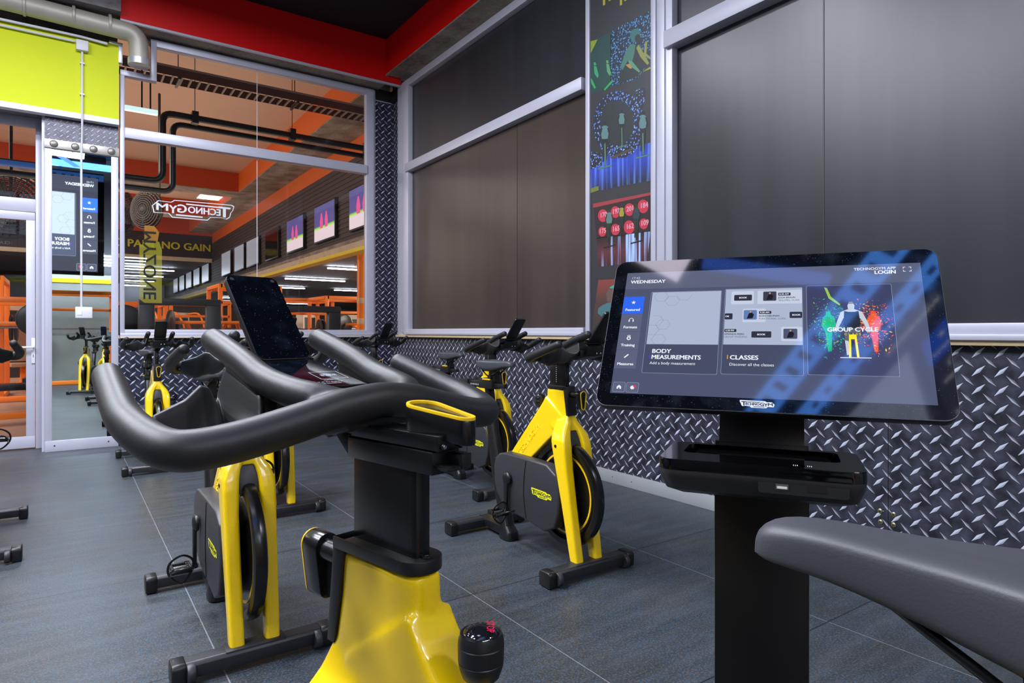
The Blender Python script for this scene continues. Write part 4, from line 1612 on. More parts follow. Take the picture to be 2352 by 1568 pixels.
    for u, w_, zt, sk in prof:
        ring = []
        for k in range(N):
            a = 2 * PI * k / N
            c, s_ = math.cos(a), math.sin(a)
            y = w_ * math.copysign(abs(c) ** .75, c)
            if s_ >= 0:
                z = zt - .014 + .014 * s_ ** .7
                z -= .004 * max(0, 1 - abs(y) / .012) * (w_ > .03)
            else:
                z = zt - .014 - (sk - .014) * abs(s_) ** .35 * (1 if abs(c) > .5 else (.80 + .4 * abs(c)))
            ring.append((u, y, z))
        secs.append(ring)
    b.loft(secs, M_SADD)
    sd = b.build('saddle', root, smooth=80)
    sm = sd.modifiers.new('sub', 'SUBSURF')
    sm.levels = sm.render_levels = 1
    b = MB()
    for s_ in (-1, 1):
        b.tube([(-.580, .012 * s_, .956), (-.625, .019 * s_, .932), (-.66, .021 * s_, .915), (-.72, .021 * s_, .905), (-.755, .035 * s_, .94)], .0038, M_BLKG, 10, 'round', smooth=5)
    b.lathe([(.016, -.03), (.016, .03)], 'y', (-.69, 0, .897), M_BLK, 16)
    b.box((-.712, -.016, .872), (-.652, .016, .936), M_BLK)
    b.build('saddle_rail', sd)
    # stabilisers ----------------------------------------------------------------
    for u, nm, L in ((.165, 'front_stabiliser', .265), (-.735, 'rear_stabiliser', .255)):
        b = MB()
        b.prism([(u - .036, .020), (u + .036, .020), (u + .036, .060), (u + .026, .072), (u - .026, .072), (u - .036, .060)], -L + .03, L - .03, 'y', M_BASE)
        if u > 0:
            b.box((u - .04, -.10, .058), (u + .03, .10, .074), M_BASE)
        st = b.build(nm, root, bevel=.003)
        for s_ in (-1, 1):
            b = MB()
            y0, y1 = s_ * (L - .045), s_ * L
            b.prism([(u - .039, .004), (u + .039, .004), (u + .041, .062), (u + .03, .075), (u - .03, .075), (u - .041, .062)], y0, y1, 'y', M_BLK)
            b.build('end_cap', st, bevel=.006)
            if u > 0:
                b = MB()
                b.lathe([(.030, -.012), (.032, -.009), (.032, .009), (.030, .012)], 'y', (u + .028, s_ * (L - .058), .036), M_CHAR, 20)
                b.build('transport_wheel', st)
    # bolts on the fork
    for s_ in (-1, 1):
        b = MB()
        b.lathe([(.0075, 0), (.0075, .003 * s_), (.004, .0035 * s_), (.004, .001 * s_)], 'y', (.03, .0905 * s_, .60), M_BLKG, 12)
        b.build('frame_bolt', root)
    return root


BIKES = [
    # X, Y of the handlebar bend, yaw, label
    (0.324, 0.797, 103.0, 'nearest cycling bike, its big black handlebar and dusty screen filling the foreground'),
    (2.03, 2.444, -90, 'yellow and black cycling bike standing alone just left of the touchscreen kiosk'),
    (0.545, 2.51, -90, 'yellow and black cycling bike right behind the foreground handlebar, its fork facing the camera'),
    (1.115, 4.27, -90, 'yellow and black cycling bike mostly hidden behind the foreground screen, one fork leg showing'),
    (2.55, 3.88, -90, 'yellow and black cycling bike half hidden behind the right end of the foreground handlebar'),
    (-0.44, 4.24, -90, 'cycling bike cut by the left photo edge, one grip and two feet showing'),
    (0.635, 6.12, -90, 'small yellow and black cycling bike facing the camera under the back window'),
    (2.62, 6.20, -90, 'small cycling bike in the far corner by the plated strip'),
]
proto = make_bike()
for i, (x, y, a, lab) in enumerate(BIKES):
    o = proto if i == 0 else copy_tree(proto)
    o.location = (x, y, 0)
    o.rotation_euler = (0, 0, R(a))
    tag(o, lab, 'exercise bike', 'indoor cycling bikes in the studio')

for o in [c for c in COL.objects if c.get('category') == 'exercise bike']:
    near = o is proto
    for c in o.children:
        k = c.name.split('.')[0]
        if k == 'saddle':
            c.location = (-.022, 0, .017) if near else (.035, 0, -.008)
        elif k == 'seat_slider':
            c.location = (-.02, 0, .026) if near else (.0, 0, -.004)
        elif k == 'seat_post':
            c.location = (0, 0, .02) if near else (0, 0, 0)

# ------------------------------------------------------------------ touchscreen UI, shared by the kiosk and the big wall screen
def draw_ui(parent, s, T, hall=False):
    """screen contents, x right / y up in metres of the kiosk, scaled by s"""
    k = 1.0
    sfx = '_wall' if hall else ''

    def ui(name, rgb, k=1.0):
        if hall:
            return pbr('lit_' + name + sfx, (4, 4, 6), 0.4, spec=.2, emit=rgb, estr=k * (1.75 if name in ('pale', 'pale_row', 'blue') else 1.7))
        return pbr('lit_' + name, (4, 4, 6), 0.05, spec=1.0, emit=rgb, estr=k * .8)
    bgc = ui('screen_ground' + ('_wall' if hall else ''), (78, 84, 110) if not hall else (52, 52, 66), 1)
    tile = ui('tile' + ('_wall' if hall else ''), (92, 98, 124) if not hall else (70, 72, 92), 1)
    blue = ui('blue', (50, 104, 240), 1.0 * k)
    white = ui('white', (236, 240, 250), 1.0 * k)
    pale = ui('pale', (172, 182, 206), 1.0 * k)
    pale2 = ui('pale2', (190, 198, 220), 1.0 * k)
    card = ui('card', (70, 76, 100), 1)
    line = ui('line', (150, 158, 190), 1)
    dark = ui('dark', (46, 50, 66), 1)
    purple = ui('purple', (104, 60, 220), 1)
    orange = ui('orange', (250, 160, 30), 1)

    def new():
        b = MB()
        b.T = T @ Matrix.Scale(s, 4)
        return b

    def rect(b, x0, y0, x1, y1, m, z, r=0.0):
        if r:
            o = rrect(min(x0, x1), min(y0, y1), max(x0, x1), max(y0, y1), r, 4)
            b.add([(p[0], p[1], z) for p in o], [tuple(range(len(o)))], m)
        else:
            b.add([(x0, y0, z), (x1, y0, z), (x1, y1, z), (x0, y1, z)], [(0, 1, 2, 3)], m)

    def frame(b, x0, y0, x1, y1, m, z, t=.0006, r=.003):
        o = rrect(x0, y0, x1, y1, r, 4)
        i_ = rrect(x0 + t, y0 + t, x1 - t, y1 - t, r - t * .5, 4)
        n = len(o)
        b.add([(p[0], p[1], z) for p in o] + [(p[0], p[1], z) for p in i_], [(q, (q + 1) % n, (q + 1) % n + n, q + n) for q in range(n)], m)
    b = new()
    rect(b, -.2805, -.1535, .2780, .1440, bgc, .0004)
    rect(b, -.2805, .100, .2780, .1440, ui('screen_header' + ('_wall' if hall else ''), (92, 98, 122) if not hall else (58, 60, 76), 1), .0006)
    b.text('17:42', .0088, pale2, (-.270, .1265, .0010), bold=0)
    b.text('WEDNESDAY', .0118, white, (-.270, .1150, .0010), bold=.03, sx=1.05)
    b.text('TECHNOGYM APP', .0086, white, (.237, .1305, .0010), bold=.012, align='RIGHT')
    b.text('LOGIN', .0118, white, (.237, .1205, .0010), bold=.035, align='RIGHT')
    rect(b, .244, .1195, .2665, .1395, tile, .0008, .003)
    for sx in (-1, 1):
        for sy in (-1, 1):
            x, y = .2555 + sx * .0068, .1295 + sy * .0055
            rect(b, x, y, x - sx * .004, y - .001 * sy, white, .0011)
            rect(b, x, y, x - sx * .001, y - .004 * sy, white, .0011)
    b.build('screen_picture', parent, smooth=0)
    # menu tiles
    icons = ['star', 'head', 'bell', 'ruler']
    for i, (nm, y1, y0) in enumerate((('Featured', .0795, .0355), ('Formats', .0345, -.0085), ('Training', -.0095, -.0525), ('Measures', -.0535, -.0970))):
        b = new()
        rect(b, -.2800, y0, -.2355, y1, blue if i == 0 else tile, .0008)
        cx, cy = -.2578, (y0 + y1) / 2 + .007
        if i == 0:
            pts = []
            for q in range(10):
                a = PI / 2 + q * PI / 5
                r_ = .0052 if q % 2 == 0 else .0021
                pts.append((cx + r_ * math.cos(a), cy + r_ * math.sin(a), .0011))
            b.add(pts + [(cx, cy, .0011)], [(q, (q + 1) % 10, 10) for q in range(10)], white)
        elif i == 1:
            for q in range(10):
                a0, a1 = R(-20 + 22 * q), R(-20 + 22 * (q + 1))
                b.add([(cx + r_ * math.cos(a), cy + r_ * math.sin(a), .0011) for r_, a in ((.0048, a0), (.0048, a1), (.0036, a1), (.0036, a0))], [(0, 1, 2, 3)], white)
            rect(b, cx - .0055, cy - .0045, cx - .003, cy, white, .0011)
            rect(b, cx + .003, cy - .0045, cx + .0055, cy, white, .0011)
        elif i == 2:
            for q in range(14):
                a0, a1 = 2 * PI * q / 14, 2 * PI * (q + 1) / 14
                b.add([(cx + r_ * math.cos(a), cy - .0015 + r_ * math.sin(a), .0011) for r_, a in ((.0044, a0), (.0044, a1), (.0022, a1), (.0022, a0))], [(0, 1, 2, 3)], white)
            frame(b, cx - .003, cy + .002, cx + .003, cy + .006, white, .0012, .001, .0012)
        else:
            b.add([(cx + x, cy + y, .0011) for x, y in ((-.005, -.003), (-.003, -.0048), (.005, .003), (.003, .0048))], [(0, 1, 2, 3)], white)
        b.text(nm, .0088, white, (cx, y0 + .0075, .0011), bold=.03, align='CENTER', sx=1.0)
        b.build('menu_tile', parent, smooth=0)
    # bottom buttons
    for i, x in enumerate((-.2640, -.2370)):
        b = new()
        rect(b, x - .0125, -.151, x + .0125, -.1285, tile, .0008, .003)
        frame(b, x - .0125, -.151, x + .0125, -.1285, line, .0010)
        if i == 0:
            b.add([(x + p[0], -.140 + p[1], .0012) for p in ((-.0045, -.004), (-.0015, -.004), (-.0015, -.001), (.0015, -.001), (.0015, -.004), (.0045, -.004), (.0045, .0012), (0, .0050), (-.0045, .0012))],
                  [(0, 1, 2, 8), (3, 4, 5, 6), (2, 3, 6, 7, 8)], white)
        else:
            pts = []
            for q in range(16):
                a = 2 * PI * q / 16
                r_ = .0050 if q % 2 == 0 else .0034
                pts.append((x + r_ * math.cos(a), -.140 + r_ * math.sin(a), .0012))
            b.add(pts + [(x, -.140, .0012)], [(q, (q + 1) % 16, 16) for q in range(16)], white)
            b.lathe([(.0028, .0013), (.0001, .0013)], 'z', (x + .0045, -.1375, 0), ui('red', (220, 60, 90), 1), 14)
        b.build('screen_button', parent, smooth=0)
    # card one
    b = new()
    rect(b, -.2205, -.1060, -.0775, .0900, card, .0008, .004)
    rect(b, -.2195, -.0395, -.0785, .0895, pale, .0010)
    for hx, hy in ((-.20, .078), (-.176, .067), (-.152, .080), (-.205, .018), (-.212, -.005), (-.190, .008), (-.196, -.028)):
        pts = [(hx + .0150 * math.cos(R(60 * q)), hy + .0132 * math.sin(R(60 * q))) for q in range(6)]
        for q in range(6):
            p, p2 = pts[q], pts[(q + 1) % 6]
            if min(p[0], p2[0]) < -.2195 or max(p[1], p2[1]) > .0895:
                continue
            d = Vector((p2[0] - p[0], p2[1] - p[1])).normalized() * .00035
            b.add([(p[0] - d.y, p[1] + d.x, .0012), (p2[0] - d.y, p2[1] + d.x, .0012), (p2[0] + d.y, p2[1] - d.x, .0012), (p[0] + d.y, p[1] - d.x, .0012)], [(0, 1, 2, 3)], ui('hex', (140, 148, 176), 1))
    frame(b, -.2225, -.1065, -.0773, .0905, line, .0013)
    b.text('BODY', .0132, white, (-.2065, -.0600, .0012), bold=.03, sx=1.05)
    b.text('MEASUREMENTS', .0132, white, (-.2065, -.0738, .0012), bold=.03, sx=1.0)
    rect(b, -.2105, -.0745, -.2092, -.0645, purple, .0012)
    b.text('Add a body measurement', .0088, white, (-.2085, -.0862, .0012), bold=.005, sx=.97)
    b.build('info_card', parent, smooth=0)
    # card two
    b = new()
    rect(b, -.0700, -.1045, .0740, .0930, card, .0008, .004)
    rect(b, -.0690, -.0390, .0735, .0925, pale, .0010)
    box2 = ui('pale_row', (196, 204, 224), 1)
    for y, x0 in ((.071, -.058), (.028, -.035), (-.015, .036)):
        rect(b, max(x0, -.069), y - .0155, min(x0 + .043, .0735), y + .0165, box2, .0011, .003)
    rect(b, -.008, .0555, .0735, .0875, box2, .0011)

    def book(cx, cy, w_=.034):
        rect(b, max(cx - w_ / 2, -.0688), cy - .0072, min(cx + w_ / 2, .0733), cy + .0072, dark, .0013, .002)
        if -.06 < cx < .066:
            b.text('BOOK', .0052, white, (cx, cy - .0018, .0015), bold=.03, align='CENTER')
        else:
            b.text('OK' if cx < 0 else 'BOO', .0052, white, (cx - .002, cy - .0018, .0015), bold=.03, align='CENTER')
    book(-.0355, .0712)
    book(-.062, .0265, .016)
    book(.063, .0285, .024)
    book(.0005, -.0160, .036)

    def entry(x, y, t, n1, n2):
        rect(b, x, y + .006, x + .0225, y + .013, dark, .0013, .0012)
        b.text(t, .0050, white, (x + .0018, y + .0078, .0015), bold=.02)
        b.text(n1, .0052, dark, (x, y - .0005, .0013), bold=.02)
        b.text(n2, .0052, ui('greytext', (104, 110, 134), 1), (x, y - .0068, .0013), bold=.012)
    entry(.0305, .0685, '8.30 AM', 'JULIA BRAUN', 'SKILLMILL CLASS')
    entry(-.0045, .0255, '9.30 AM', 'BORIS NEUMAN', 'FUNCTIONAL CLASS')
    entry(-.0680, -.0165, '4.30 PM', 'AMANDA PEERS', 'GROUP TRAINING')
    for x, y, c in ((.0025, .0625, (60, 62, 78)), (-.0330, .0185, (96, 124, 180)), (.040, -.0255, (80, 84, 110))):
        m_ = ui('thumb%d%d' % (c[0], c[2]), c, 1)
        rect(b, x, y, x + .0245, y + .0225, m_, .0013, .002)
        b.add([(x + .006, y + .002, .0015), (x + .017, y + .003, .0015), (x + .019, y + .012, .0015), (x + .013, y + .019, .0015), (x + .009, y + .013, .0015)], [(0, 1, 2, 3, 4)], ui('thumbfig', (30, 30, 40), 1))
        b.add([(x + .011, y + .016, .0016), (x + .014, y + .016, .0016), (x + .014, y + .020, .0016), (x + .011, y + .020, .0016)], [(0, 1, 2, 3)], ui('thumbskin', (200, 150, 130), 1))
    frame(b, -.0708, -.1050, .0745, .0935, line, .0016)
    rect(b, -.0605, -.0715, -.0590, -.0625, orange, .0012)
    b.text('CLASSES', .0132, white, (-.0555, -.0722, .0012), bold=.03, sx=1.05)
    b.text('Discover all the classes', .0088, white, (-.0560, -.0860, .0012), bold=.005, sx=.97)
    b.build('info_card', parent, smooth=0)
    # card three: rider on a yellow bike between green and red splashes
    b = new()
    rect(b, .0812, -.1020, .2270, .0965, ui('cardthree', (62, 66, 98), 1), .0008, .004)
    frame(b, .0812, -.1020, .2270, .0965, line, .0012)
    rnd = random.Random(5)
    gm = [ui('splash%d' % q, c, 1) for q, c in enumerate([(30, 190, 110), (40, 160, 170), (150, 200, 60), (60, 120, 190), (240, 90, 40), (250, 140, 40), (220, 50, 90), (250, 200, 60)])]
    for q in range(900):
        left = q % 2 == 0
        cx = .120 if left else .190
        x = rnd.gauss(cx, .016)
        y = rnd.gauss(.004, .030)
        if not (.084 < x < .225 and -.07 < y < .07):
            continue
        # dense towards a leaning rider shape
        r_ = rnd.uniform(.0003, .0011)
        a = rnd.uniform(0, PI)
        m_ = gm[rnd.choice((0, 0, 1, 2, 3)) if left else rnd.choice((4, 4, 5, 6, 7))]
        L_ = rnd.uniform(1, 3.5)
        dx, dy = r_ * L_ * math.cos(a), r_ * L_ * math.sin(a)
        b.add([(x - dx, y - dy, .0010), (x + dy * .4, y - dx * .4, .0010), (x + dx, y + dy, .0010), (x - dy * .4, y + dx * .4, .0010)], [(0, 1, 2, 3)], m_)
    for cx, m_ in ((.118, gm[0]), (.193, gm[4])):
        b.add([(cx + x, y, .0009) for x, y in ((-.003, .036), (.004, .036), (.005, .028), (.010, .024), (.013, .006), (.006, -.008), (.004, -.052), (-.002, -.052), (-.006, -.008), (-.012, .004), (-.009, .022), (-.004, .028))], [tuple(range(12))], m_)
    # arc stroke
    b.add([(.118 + x, y, .0011) for x, y in ((-.005, .092), (.0, .090), (.006, .070), (.022, .052), (.020, .049), (.002, .066))], [tuple(range(6))], ui('arc', (150, 200, 70), 1))
    skin = ui('skinw', (200, 206, 214), 1)
    vest = ui('vest', (40, 44, 50), 1)
    cx = .1575

    def pl(pts, m, z):
        b.add([(cx + x, y, z) for x, y in pts], [tuple(range(len(pts)))], m)
    pl(((-.005, .040), (.005, .040), (.006, .048), (.004, .054), (-.004, .054), (-.006, .048)), skin, .0014)
    pl(((-.0045, .052), (.0045, .052), (.003, .057), (-.003, .057)), ui('hair', (150, 130, 100), 1), .0015)
    pl(((-.018, .034), (-.006, .040), (.006, .040), (.018, .034), (.026, .012), (.030, -.008), (.025, -.009), (.019, .010), (.014, .020), (-.014, .020), (-.018, .010), (-.026, -.009), (-.030, -.008), (-.025, .012)), skin, .0012)
    pl(((-.012, .036), (-.005, .034), (.005, .034), (.012, .036), (.014, .008), (.011, -.002), (-.011, -.002), (-.014, .008)), vest, .0015)
    pl(((-.013, -.002), (.013, -.002), (.014, -.028), (.005, -.030), (.004, -.012), (-.004, -.012), (-.006, -.030), (-.013, -.028)), ui('shorts', (96, 100, 112), 1), .0013)
    pl(((-.013, -.028), (-.007, -.030), (-.006, -.058), (-.011, -.060)), skin, .0013)
    yb = ui('bikeyellow', (240, 224, 20), 1.1)
    pl(((-.006, -.016), (.006, -.016), (.009, -.064), (.005, -.064), (.003, -.026), (-.003, -.026), (-.004, -.064), (-.008, -.064)), yb, .0017)
    pl(((-.022, -.0645), (.028, -.0645), (.028, -.0660), (-.022, -.0660)), white, .0017)
    pl(((-.002, -.030), (.002, -.030), (.002, -.060), (-.002, -.060)), dark, .0016)
    b.text('GROUP CYCLE', .0126, white, (cx, -.0095, .0019), bold=.035, align='CENTER', sx=1.0)
    b.text('C L A S S', .0064, ui('yellowtext', (226, 206, 20), 1), (cx, -.0175, .0019), bold=.01, align='CENTER', sx=1.1)
    b.build('info_card', parent, smooth=0)


# ------------------------------------------------------------------ touchscreen kiosk
KY = 3.6994
kiosk = empty('touchscreen_kiosk', (1.150, 0.772, 0), KY)
tag(kiosk, 'black touchscreen kiosk on a flat post showing a fitness menu, front right', 'kiosk')
# local axes: +x towards the viewer, +y to the viewer's right
TILT = 0.552
inv = Matrix.Rotation(-KY, 4, 'Z')
cl = inv @ (Vector((1.116, 0.749, 1.158)) - Vector((1.150, 0.772, 0)))
upv = Vector((-math.sin(TILT), 0, math.cos(TILT)))
rv = Vector((0, 1, 0))
nv = rv.cross(upv)
TS = Matrix(((rv.x, upv.x, nv.x, cl.x), (rv.y, upv.y, nv.y, cl.y), (rv.z, upv.z, nv.z, cl.z), (0, 0, 0, 1)))
b = MB()
b.T = TS
b.prism(rrect(-.308, -.1815, .308, .1775, .024, 8), -.020, 0, 'z', M_BLK)
b.prism(rrect(-.10, -.10, .10, .10, .02, 5), -.05, -.018, 'z', M_BLK)
sc = b.build('screen', kiosk, bevel=.0025)
b = MB()
b.T = TS
mg = dusty_glass('kiosk_glass', (6, 8, 13), (120, 134, 160), 0.28, rough=.045, spec=1.0)
b.prism(rrect(-.3065, -.180, .3065, .176, .0225, 8), 0.0, .0003, 'z', mg)
b.build('screen_glass', sc, smooth=0)
draw_ui(sc, 1.0, TS)
b = MB()
b.T = TS
logo(b, (-.0045, -.1655, .0008), (1, 0, 0), (0, 1, 0), .060, M_BLK, pbr('badge_silver', (200, 204, 212), .3), None, lift=.0003)
b.build('maker_badge', sc, smooth=0)
b = MB()
n_ = 40
o = rrect(-.308, -.1815, .308, .1775, .024, 8)
i2 = rrect(-.3070, -.1805, .3070, .1765, .0235, 8)
b.T = TS
n = len(o)
b.add([(p[0], p[1], -.0005) for p in o] + [(p[0], p[1], .0008) for p in i2], [(q, (q + 1) % n, (q + 1) % n + n, q + n) for q in range(n)], pbr('bright_edge', (200, 205, 215), .2, metal=.8))
b.build('screen_edge', sc, smooth=0)
# post
b = MB()
M_POST = pbr('kiosk_black_metal', (15, 14, 14), 0.36, spec=.45, noise=.15, nscale=10)
b.box((-.022, -.0865, 0.012), (.022, .0865, .93), M_POST)
b.box((-.10, -.20, 0), (.14, .20, .014), M_POST)
b.build('post', kiosk, bevel=.0015)
b = MB()
b.prism([(-.020, .90), (.030, .90), (.012, .96), (-.006, 1.02), (-.012, 1.10), (.0, 1.15), (-.028, 1.16), (-.034, 1.10), (-.032, .98)], -.079, .079, 'y', pbr('neck_satin', (30, 29, 33), .35))
b.build('neck', kiosk, bevel=.001)
b = MB()
for s_ in (-1, 1):
    b.box((-.0225, .0868 * s_, .012), (.0225, .0876 * s_, .86), pbr('post_edge', (120, 118, 116), .4, metal=.5))
b.build('post_edge', kiosk, smooth=0)
# tray
b = MB()
TX0, TX1, TY = .010, .205, .170
tz = .921


def tray_ring(x0, x1, hw, z, r_):
    return [(p[0], p[1], z) for p in rrect(x0, -hw, x1, hw, r_, 6)]


b.loft([tray_ring(TX0 + .035, TX1 - .050, TY - .032, tz - .070, .012), tray_ring(TX0 + .015, TX1 - .020, TY - .010, tz - .058, .02), tray_ring(TX0 + .004, TX1 - .003, TY - .002, tz - .034, .024),
        tray_ring(TX0, TX1, TY, tz - .020, .026)], pbr('tray_black', (38, 37, 39), .42, noise=.1, nscale=40))
b.build('tray', kiosk, bevel=.001, smooth=50)
tr = bpy.data.objects['tray']
b = MB()
o = rrect(TX0, -TY, TX1, TY, .026, 6)
i_ = rrect(TX0 + .018, -TY + .035, TX1 - .075, TY - .035, .016, 6)
n = len(o)
zz = tz
b.add([(p[0], p[1], tz - .020) for p in o] + [(p[0], p[1], zz - .002) for p in o] + [(p[0] * .995 + .0006, p[1] * .99, zz) for p in o] + [(p[0], p[1], zz) for p in i_] + [(p[0] * .98 + .001, p[1] * .97, zz - .024) for p in i_],
      [(q, (q + 1) % n, (q + 1) % n + n, q + n) for q in range(n)] + [(q + n, (q + 1) % n + n, (q + 1) % n + 2 * n, q + 2 * n) for q in range(n)]
      + [(q + 2 * n, (q + 1) % n + 2 * n, (q + 1) % n + 3 * n, q + 3 * n) for q in range(n)] + [(q + 3 * n, (q + 1) % n + 3 * n, (q + 1) % n + 4 * n, q + 4 * n) for q in range(n)]
      + [tuple(range(4 * n, 5 * n))], M_GLOSSB)
b.build('tray_rim', tr, smooth=35)
b = MB()
zc = tz - .034
xf = TX1 - .0035
b.T = Matrix(((0, 0, 1, xf + .0005), (1, 0, 0, .072), (0, 1, 0, zc), (0, 0, 0, 1)))
b.prism(rrect(-.070, -.0125, .070, .0125, .005), -.004, .0012, 'z', pbr('port_plate_grey', (26, 26, 28), .5))
b.build('port_plate', tr, bevel=0)
b = MB()
b.box((xf + .0016, .030, zc - .0045), (xf + .0026, .050, zc + .0045), pbr('usb_steel', (150, 148, 130), .3, metal=.8))
b.box((xf + .0026, .032, zc - .003), (xf + .003, .048, zc + .001), M_WHITE)
b.build('usb_port', tr, smooth=0)
b = MB()
b.box((xf + .0016, .078, zc - .0055), (xf + .0022, .108, zc + .0050), pbr('slot_dark', (2, 2, 2), .6))
b.build('card_slot', tr, smooth=0)
b = MB()
ml = pbr('label_white', (196, 198, 204), 0.4)
xx, yy = TX1 - .022, .072
b.lathe([(.0045, tz + .0006), (.0001, tz + .0006)], 'z', (xx, yy, 0), ml, 14)
for s_ in (-1, 1):
    for q in (.008, .011, .014):
        b.box((xx - .004, yy + s_ * q - .0006, tz + .0003), (xx + .004, yy + s_ * q + .0006, tz + .0006), ml)
b.build('contactless_mark', tr, smooth=0)
b = MB()
b.box((xf + .001, .088, tz - .0165), (xf + .0025, .090, tz - .0150), ml)
b.build('status_light', tr, smooth=0)

# ------------------------------------------------------------------ big wall screen behind the camera (seen in the mirror and the glass)
ws = empty('video_wall_screen', (-1.27, -0.71, 3.40), PI)
tag(ws, 'huge wall screen with the fitness menu, seen only reflected in the tall mirror', 'screen')
S_ = 6.55
TW = Matrix(((-1, 0, 0, 0), (0, 0, -1, 0), (0, 1, 0, 0), (0, 0, 0, 1)))
# local frame: faces +y world; screen right is world -x
TW = Matrix(((1, 0, 0, 0), (0, 0, -1, 0), (0, 1, 0, 0), (0, 0, 0, 1)))
b = MB()
b.box((-1.95, .004, -1.08), (1.95, .09, 1.05), M_GLOSSB)
b.build('screen_housing', ws, bevel=.01)
draw_ui(ws, S_, TW, True)
b = MB()
for x in (-1.2, 1.2):
    b.box((x - .03, .03, 1.0), (x + .03, .07, ZC - 3.40), M_BLK)
b.build('screen_hanger', ws, smooth=0)

# ------------------------------------------------------------------ the gym hall beyond the glass
M_HCEIL = pbr('hall_ceiling_beige', (186, 152, 130), 0.8, noise=0.05, nscale=0.6)
M_HOR = pbr('hall_orange_paint', (196, 86, 8), 0.55, noise=0.05, nscale=0.8)
M_HORD = pbr('hall_burnt_orange', (172, 58, 8), 0.55)
M_HSLAT = pbr('hall_dark_slats', (52, 40, 42), 0.6)
M_HFLOOR = pbr('hall_floor_brown', (150, 124, 110), 0.35, noise=0.12, nscale=2)
M_HWALL = pbr('hall_grey_wall', (150, 152, 158), 0.5, noise=0.15, nscale=0.7)
M_HYEL = pbr('hall_yellow_edge', (226, 206, 10), 0.5)
M_HCLOW = pbr('hall_low_ceiling', (92, 86, 84), 0.7)
M_ORM = pbr('orange_powder_coat', (255, 132, 26), 0.4)
b = MB()
b.box((-14, 7.99, -0.1), (20, 48, 0), M_HFLOOR)
struct(b, 'floor_hall', smooth=0)
b = MB()
b.box((-14, 7.76, 5.28), (4.6, 26, 5.4), M_HCEIL)
struct(b, 'ceiling_hall', smooth=0)
b = MB()
b.box((-14, 26.05, 3.72), (4.6, 48, 3.84), M_HCLOW)
b.box((4.6, 7.0, 2.86), (20, 48, 2.98), M_HCLOW)
struct(b, 'ceiling_low', smooth=0)
b = MB()
b.box((-14, 47.9, 0), (20, 48, 4), pbr('hall_far_wall', (206, 176, 152), .7, noise=.3, nscale=.8))
b.box((-14, 39.9, 2.72), (4.5, 40.1, 3.8), M_HWALL)
b.box((-14, 39.86, 2.62), (4.5, 40.1, 2.74), M_HYEL)
struct(b, 'wall_hall_far', smooth=0)
b = MB()
b.box((-14.1, 7.8, 0), (-14, 48, 5.4), M_HWALL)
b.box((19.9, 7.8, 0), (20, 48, 3), pbr('hall_far_wall', (150, 122, 100), .7))
b.box((3.6, 7.75, 0), (20, 7.8, 3), M_HWALL)
struct(b, 'wall_hall_side', smooth=0)
# long bulkhead on the right with slats, yellow lower edge and orange beam above
b = MB()
b.box((4.5, 7.76, 2.86), (4.62, 40, 4.44), M_HSLAT)
for q in range(16):
    z = 2.9 + q * .095
    b.box((4.487, 7.76, z), (4.5, 26, z + .05), M_HSLAT)
b.box((4.44, 7.76, 2.80), (4.62, 40, 2.90), M_CONC)
b.box((4.40, 7.76, 2.63), (4.62, 40, 2.70), M_HYEL)
b.box((4.43, 7.76, 2.70), (4.62, 40, 2.82), pbr('cream_fascia', (190, 176, 150), .6, noise=.3, nscale=6))
b.box((4.5, 7.76, 4.44), (4.62, 26, 4.80), M_HOR)
struct(b, 'wall_hall_bulkhead', smooth=0)
b = MB()
b.box((3.73, 7.76, 4.785), (4.62, 26, 5.3), M_CONC)
b.box((3.72, 7.76, 4.80), (3.73, 26, 5.3), M_HOR)
for y in (17.8, 22.2):
    b.box((-14, y, 4.785), (3.73, y + .75, 5.3), M_CONC)
    b.box((-14, y - .01, 4.80), (3.72, y, 5.3), M_HORD)
b.box((-14, 25.9, 4.69), (4.5, 26.05, 5.3), M_HORD)
struct(b, 'trim_7', smooth=0)
b = MB()
b.box((-14, 25.95, 3.74), (4.5, 26.1, 4.70), pbr('dark_fascia', (38, 28, 34), .6))
b.box((-14, 25.93, 3.72), (4.5, 25.96, 3.86), pbr('cream_fascia', (190, 176, 150), .6))
struct(b, 'trim_8', smooth=0)
b = MB()
my = pbr('olive_letters', (190, 184, 50), .5)
b.text('NO PAIN  NO GAIN', .36, my, (4.46, 25.92, 4.13), (1, 0, 0), (0, 0, 1), .03, 'RIGHT', 0, 1.05)
tag(b.build('wall_lettering', smooth=0), 'yellow wall lettering on the dark fascia far back in the hall', 'lettering')
# cable tray
r_ = empty('cable_tray', (0, 9.2, 4.42))
tag(r_, 'perforated steel cable tray hanging under the beige hall ceiling', 'cable tray')
b = MB()
mt = pbr('tray_brown_steel', (92, 66, 60), .6)
mt2 = pbr('tray_grey_steel', (150, 136, 128), .6)
b.box((-6, -.01, .0), (4.4, .0, .10), mt)
b.box((-6, .32, .0), (4.4, .33, .10), mt)
b.box((-6, -.008, .085), (4.4, .006, .13), mt2)
b.build('tray_rail', r_, smooth=0)
for q in range(98):
    b = MB()
    b.box((-5.9 + q * .105, 0, .0), (-5.878 + q * .105, .32, .02), mt2)
    b.build('tray_rung', r_, smooth=0)
for x in (1.2, 2.7, 4.0, -1):
    b = MB()
    b.box((x, -.02, -.03), (x + .03, .35, -.005), M_BLK)
    b.box((x + .01, .15, 0), (x + .02, .16, .86), M_BLK)
    b.build('tray_hanger', r_, smooth=0)
